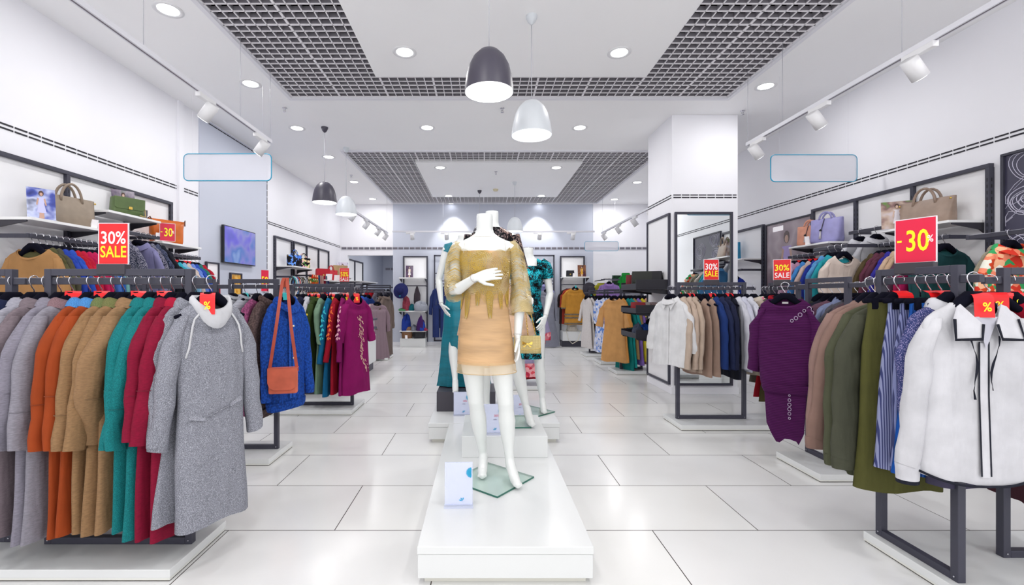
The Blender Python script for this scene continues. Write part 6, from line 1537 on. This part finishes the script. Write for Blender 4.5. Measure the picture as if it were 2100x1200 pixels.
def dense(levels, m=4):
    out = []
    for a, b in zip(levels, levels[1:]):
        for j in range(m): out.append(tuple(a[i]+(b[i]-a[i])*j/m for i in range(5)))
    return out+[levels[-1]]
D1 = [(1.40, .158, .096, 0, -.004), (1.34, .155, .113, 0, -.012), (1.28, .150, .122, 0, -.014), (1.2, .143, .112, 0, -.004), (1.12, .140, .106, 0, .002), (1.02, .150, .112, 0, .006), (.92, .163, .124, .002, .01), (.82, .172, .13, .006, .006), (.72, .178, .134, .01, 0)]
NUDE = cloth('#dcb282', 'satin'); GL = cloth('#d2b06a', 'lace', '#ecdcae'); GLD = cloth('#d2b470', 'lace', '#ecdcae')
dr = thing('dress', 'gold lace and peach satin dress on the foremost mannequin', 'dress', m1)
shell(dense(D1), 72, NUDE, .008, 5, 1.).build('satin_underdress', dr)
# sheer hem and waist drape folds
hm = [(.735, .178, .134, .01, 0), (.70, .181, .137, .011, 0), (.665, .184, .139, .012, 0)]
shell(hm, 72, sheer('#efcf9c', .38), .0, 5).build('sheer_hem', dr)
m = MB().use(cloth('#e6c48e', 'satin')); m.tube([(.012+.184*cos(a), .139*sin(a), .667) for a in [2*pi*i/60 for i in range(60)]], .0022, 5, closed=True); m.build('hem_cord', dr)
# lace overlay with feathered lower edge and scalloped upper edge
n = 220; feathers = [(-2.36, .15, .2), (-1.37, .15, .19), (-1.87, .075, .13), (-.86, .09, .15), (-2.85, .09, .2), (-.4, .08, .2), (.3, .1, .25), (1.2, .14, .25), (2.2, .1, .25)]
rows = 46; rings = []
for j in range(rows+1):
    f = j/rows; r = []
    for i in range(n):
        a = -pi+2*pi*i/n
        zt = 1.395+.018*abs(sin(a*4.5))-.022*abs(sin(a))**.5*0 + .014*cos(a*2)
        zl = 1.14
        for fa, ln, wd_ in feathers:
            dd = abs(a-fa)/wd_
            if dd < 1: zl = min(zl, 1.14-ln*(1-dd**1.5)**.9)
        zl += .008*sin(a*40)
        z = zt+(zl-zt)*f; _, rx, ry, cx, cy = interp(D1, z); q = 1+.008*((1.4-z)/.68)*sin(5*a+1)*1
        r.append((cx+(rx*q+.0045)*cos(a), cy+(ry*q+.0045)*sin(a), z))
    rings.append(r)
MB().use(GL).loft(rings).build('gold_lace_overlay', dr)
# feather spines and barbs
FE = simple('gold_thread', '#d9b552', .35, .5)
for fi, (fa, ln, wd_) in enumerate(feathers[:6]):
    m = MB().use(FE)
    for k in range(int(ln/.011)):
        z = 1.16-k*.011
        for s in (-1, 1):
            w = wd_*.85*max(.02, 1-k*.011/(ln+.02))**.7; pts = []
            for q in range(4):
                a = fa+s*w*q/3; zz = z-.012*q/3-.02*(q/3)**2; _, rx, ry, cx, cy = interp(D1, zz); g = 1+.008*((1.4-zz)/.68)*sin(5*a+1); pts.append((cx+(rx*g+.006)*cos(a), cy+(ry*g+.006)*sin(a), zz))
            m.tube(pts, .0013, 4)
    m.build('feather_motif', dr)
# more feather arcs across the bodice
rr = random.Random(12); m = MB().use(FE)
for k in range(46):
    a0 = rr.uniform(-2.9, -.25); z0 = rr.uniform(1.14, 1.39); ang = rr.uniform(0, 6.28)
    for b in range(7):
        pts = []
        for q in range(6):
            t_ = q/5; rad = .015+.011*b; th = ang+t_*1.7; aa = a0+rad*cos(th)/.15; zz = min(1.4, z0+rad*sin(th)); _, rx, ry, cx, cy = interp(D1, zz); g = 1+.008*((1.4-zz)/.68)*sin(5*aa+1)
            pts.append((cx+(rx*g+.006)*cos(aa), cy+(ry*g+.006)*sin(aa), zz))
        m.tube(pts, .001, 3, caps=False)
m.build('gold_embroidery', dr)
def lace_sleeve(pts, rs, n=30):
    return MB().use(GLD).tube([Vector(p) for p in pts], rs, n, caps=False)
def bez(a, b, c, k): return [tuple((1-t)**2*a[i]+2*t*(1-t)*b[i]+t*t*c[i] for i in range(3)) for t in [j/k for j in range(k+1)]]
# left of picture: upper arm bent forward, sleeve to past the elbow
sp = bez((-.155, .01, 1.46), (-.2, -.005, 1.3), (-.187, -.055, 1.17), 8)+[(-.172, -.09, 1.135)]
lace_sleeve(sp, [.028, .047, .055, .058, .058, .058, .057, .057, .058, .06]).build('lace_sleeve', dr)
sp = bez((.16, .01, 1.465), (.215, .015, 1.3), (.225, .03, 1.16), 8)+[(.224, .018, 1.06), (.225, .01, 1.02)]
lace_sleeve(sp, [.028, .047, .053, .054, .054, .056, .058, .06, .063, .073, .077]).build('lace_sleeve', dr)
for side, (ax, ay, az), (bx_, by, bz) in ((-1, (-.17, -.0, 1.42), (-.186, -.055, 1.17)), (1, (.185, .012, 1.42), (.225, .025, 1.05))):
    m = MB().use(FE)
    for k in range(26):
        f = k/25; cx, cy, cz = ax+(bx_-ax)*f, ay+(by-ay)*f, az+(bz-az)*f
        for s in (-1, 1):
            pts = [(cx+.059*sin(s*q*.42), cy-.059*cos(s*q*.42)-.002, cz-.02*q*.6+.012*sin(k)) for q in range(4)]; m.tube(pts, .0011, 3, caps=False)
    m.build('sleeve_embroidery', dr)
# yoke seam lines of the sheer neckline
m = MB().use(simple('yoke_line', '#cfc8be', .6))
for s in (-1, 1): m.tube([(s*.118, -.045, 1.475), (s*.123, -.078, 1.43), (s*.126, -.098, 1.385)], .0012, 4)
m.tube([(.1*sin(a), -.055-.01*cos(a), 1.497-.01*cos(a)) for a in [-1.1+.22*i for i in range(11)]], .0012, 4); m.build('yoke_edge', dr)

# black sequin top and nude skirt
SEQ = cloth('#6a5a5e', 'sequin', '#c9a898'); d2 = thing('dress', 'black sequin top with nude flared skirt on the riser mannequin', 'dress', m2)
T2 = [(1.505, .085, .068, 0, .01), (1.485, .125, .074, 0, .012), (1.455, .172, .08, 0, .012), (1.415, .178, .09, 0, .004), (1.34, .165, .112, 0, -.006), (1.28, .155, .124, 0, -.012), (1.18, .136, .105, 0, 0), (1.1, .132, .1, 0, .004), (1.0, .15, .11, 0, .008)]
shell(dense(T2, 2), 48, SEQ).build('sequin_top', d2)
for s, pts in ((-1, [(-.165, .012, 1.45), (-.185, .015, 1.3), (-.2, .02, 1.17)]), (1, [(.165, .012, 1.45), (.2, .02, 1.3), (.235, .03, 1.18)])): MB().use(SEQ).tube(pts, [.05, .054, .052], 20, caps=False).build('sequin_sleeve', d2)
shell(dense([(1.08, .137, .105, 0, .004), (.95, .2, .16, 0, .008), (.8, .27, .22, .02, .0), (.685, .29, .25, .03, -.02)], 4), 60, cloth('#e2bc9c', 'satin'), .05, 7).build('skirt', d2)

# teal sequin sheath
SEQT = cloth('#067a8c', 'sequin', '#2ad0e0'); d3 = thing('dress', 'teal and black sequin sheath dress behind the gold one', 'dress', m3, math.radians(-6))
T3 = [(1.42, .166, .088, 0, .006), (1.36, .163, .106, 0, -.004), (1.29, .152, .122, 0, -.014), (1.2, .132, .103, 0, 0), (1.1, .124, .096, 0, .004), (1.0, .15, .112, 0, .008), (.88, .168, .124, 0, .014), (.7, .165, .12, .0, .01), (.52, .16, .118, .0, .0)]
shell(dense(T3, 3), 48, SEQT, .01, 6).build('sequin_body', d3)
for s in (-1, 1):
    MB().use(SEQT).tube([(s*.13, .012, 1.475), (s*.17, .012, 1.43), (s*.19, .015, 1.37), (s*.2, .017, 1.3)], [.035, .056, .056, .053], 20, caps=False).build('cap_sleeve', d3)
    MB().use(SEQT).loft([[(s*(.085+.0*q), -.045-.05*q, 1.495-.09*q), (s*.165, -.03-.05*q, 1.46-.07*q)] for q in [k/4 for k in range(5)]], closed=False).build('shoulder_strap', d3)

# teal satin gown
TS = cloth('#0b8296', 'satin'); d4 = thing('dress', 'long teal satin gown with trailing hem on the dark riser', 'dress', m4, math.radians(10))
T4 = [(1.44, .172, .088, 0, .006), (1.36, .16, .106, 0, -.004), (1.28, .15, .12, 0, -.012), (1.12, .125, .096, 0, .004), (1.0, .152, .115, 0, .006), (.85, .19, .165, -.0, .01), (.62, .21, .19, .01, .02), (.45, .235, .18, .02, .05), (.3, .25, .165, .03, .1), (.06, .27, .15, .03, .135), (.01, .28, .15, .03, .14)]
shell(dense(T4, 4), 84, TS, .055, 9, .5).build('gown', d4)
for s in (-1,): MB().use(TS).tube([(s*.1, .01, 1.47), (s*.15, .01, 1.44), (s*.165, .012, 1.39)], [.03, .05, .05], 16, caps=False).build('shoulder_strap', d4)

# gold woven bag hanging from the riser mannequin's hand
bx0 = (.325, 3.27, .905)
gb = thing('handbag', 'gold woven flap handbag with bow hanging on chain by the dress', 'handbag', bx0, math.radians(-6))
GW = cloth('#e0cf9a', 'weave', '#a8935a'); a, b, h = .098, .03, .125
def rr_(a, b, z, e=.4, n=32): return [(a*(abs(cos(q))**e)*(1 if cos(q) > 0 else -1), b*(abs(sin(q))**e)*(1 if sin(q) > 0 else -1), z) for q in [2*pi*i/n+.01 for i in range(n)]]
m = MB().use(GW); m.loft([rr_(a, b, 0), rr_(a*1.01, b*1.05, .03), rr_(a*.97, b*.9, .1), rr_(a*.93, b*.7, h)], True, True, True); m.build('bag_body', gb)
m = MB().use(GW); m.prism([(-a*.95, h+.003), (a*.95, h+.003), (a*1.0, .04), (a*.6, .034), (.03, .026), (-.03, .026), (-a*.6, .034), (-a*1.0, .04)], 'y', -b*1.3, -b*1.05); m.build('flap', gb, bevel=.003)
m = MB().use(simple('bag_trim', '#d8bb72', .3, .8)); m.tube([(a*1.0, -b*1.32, .04), (a*.6, -b*1.32, .034), (.03, -b*1.32, .026), (-.03, -b*1.32, .026), (-a*.6, -b*1.32, .034), (-a*1.0, -b*1.32, .04)], .0025, 6); m.build('flap_trim', gb)
m = MB().use(GOLD)
for s in (-1, 1):
    q = len(m.v); y = -b*1.45; m.v += [(0, y, .072), (s*.034, y, .088), (s*.038, y, .078), (s*.034, y, .064), (0, y-.004, .068)]; m.face([q, q+1, q+2, q+3, q+4]); q = len(m.v); m.v += [(0, y, .07), (s*.02, y, .045), (s*.032, y, .05)]; m.face([q, q+1, q+2])
m.box(-.006, .006, y-.005, y+.004, .064, .077); m.build('bow_clasp', gb)
def chain(mb, p, q, k, r=.0048):
    p, q = Vector(p), Vector(q); d = (q-p).normalized(); u = d.orthogonal().normalized(); v = d.cross(u)
    for i in range(k):
        c = p.lerp(q, (i+.5)/k); w = u if i % 2 else v; L2 = (q-p).length/k*.72
        mb.tube([c+d*(cos(t)*L2)+w*(sin(t)*r) for t in [2*pi*j/8 for j in range(8)]], .0015, 5, closed=True)
m = MB().use(GOLD); top = Vector((-.012, -.02, .43)); chain(m, (-.045+.05, 0, .12), top+Vector((-.012, 0, 0)), 17); chain(m, (.062, 0, .12), top+Vector((.006, 0, 0)), 17); m.build('chain_strap', gb)
m = MB().use(GOLD); m.tube([top+Vector((-.03, .0, -.005)), top+Vector((-.01, -.01, .008)), top+Vector((.01, -.01, .008)), top+Vector((.03, 0, 0))], .006, 8); m.build('chain_bar', gb)

# acrylic sign holders on the plinths
def leaflet(loc, rz, w, h, label, lines=0):
    t = thing('sign_holder', label, 'sign holder', loc, rz)
    m = MB().use(simple('card_white', '#eceef6', .4)); m.box(-w/2, w/2, -.001, .001, .012, h); o = m.build('paper', t)
    m = MB().use(simple('flower_blue', '#27a0cc', .5))
    for (cx, cz, r, half) in ((w/2, h*.78, w*.2, 1), (w*.14, h*.13, w*.13, 0)):
        for k in range(8 if half else 3):
            a = pi/2+pi*(k+.5)/8 if half else pi*(.9-.25*k); d = Vector((cos(a), 0, sin(a))); n_ = Vector((-d.z, 0, d.x)); c = Vector((cx-(.004 if half else 0), -.0048, cz)); ps = [c, c+d*r*.6+n_*r*.16, c+d*r+n_*r*.12, c+d*r*.92, c+d*r-n_*r*.12, c+d*r*.6-n_*r*.16]
            q = len(m.v); m.v += [tuple(p) for p in ps if True]; m.face(range(q, q+6))
    m.build('flower_print', t)
    if lines:
        m = MB(); text(m, '30%', h*.12, (w*.2, h*.62), sx=.9, off=.0, mat=simple('print_red', '#d85a6a', .5), y=-.0048, ); text(m, 'sale', h*.08, (w*.12, h*.5), mat=simple('print_grey', '#7a7a90', .5), y=-.0048); m.build('print', t)
    m = MB().use(ACRYL); m.box(-w/2-.003, w/2+.003, -.004, -.0025, .008, h+.004); m.box(-w/2-.003, w/2+.003, .0025, .004, .008, h+.004); m.build('acrylic_sleeve', t)
    m = MB().use(ACRYL); m.box(-w/2-.006, w/2+.006, -.03, .012, 0, .012); m.build('acrylic_foot', t)
leaflet((-.128, 2.462, .1755), math.radians(2), .145, .235, 'acrylic leaflet holder with blue flower print at the plinth front')
leaflet((.075, 3.26, .3255), math.radians(2), .14, .21, 'acrylic leaflet holder on the riser between the legs', 1)
leaflet((-.195, 4.33, .1755), math.radians(2), .15, .22, 'acrylic leaflet holder before the dark riser box', 1)
leaflet((.33, 4.2, .1755), math.radians(2), .14, .22, 'acrylic leaflet holder behind the riser at right', 1)
EXPO = 0.0
# ------------------------------------------------------------------ camera, world, colour
cd = bpy.data.cameras.new('camera'); co = bpy.data.objects.new('camera', cd); COL.objects.link(co)
co.location = (0, 0, CZ); co.rotation_euler = (pi/2, 0, 0)
cd.sensor_width = 36; cd.lens = 36*930/2100; cd.shift_x = 61/2100; cd.shift_y = 6/2100; cd.clip_start = .05
SC.camera = co
wd = bpy.data.worlds.new('world'); SC.world = wd; wd.use_nodes = True
wd.node_tree.nodes['Background'].inputs[0].default_value = (1, .99, .985, 1)
wd.node_tree.nodes['Background'].inputs[1].default_value = 1.9
SC.view_settings.view_transform = 'Standard'
SC.view_settings.look = 'None'
SC.view_settings.exposure = EXPO
SC.cycles.use_denoising = True
SC.cycles.max_bounces = 8; SC.cycles.diffuse_bounces = 5; SC.cycles.transparent_max_bounces = 12
SC.cycles.caustics_reflective = False; SC.cycles.caustics_refractive = False
SC.cycles.sample_clamp_indirect = 6
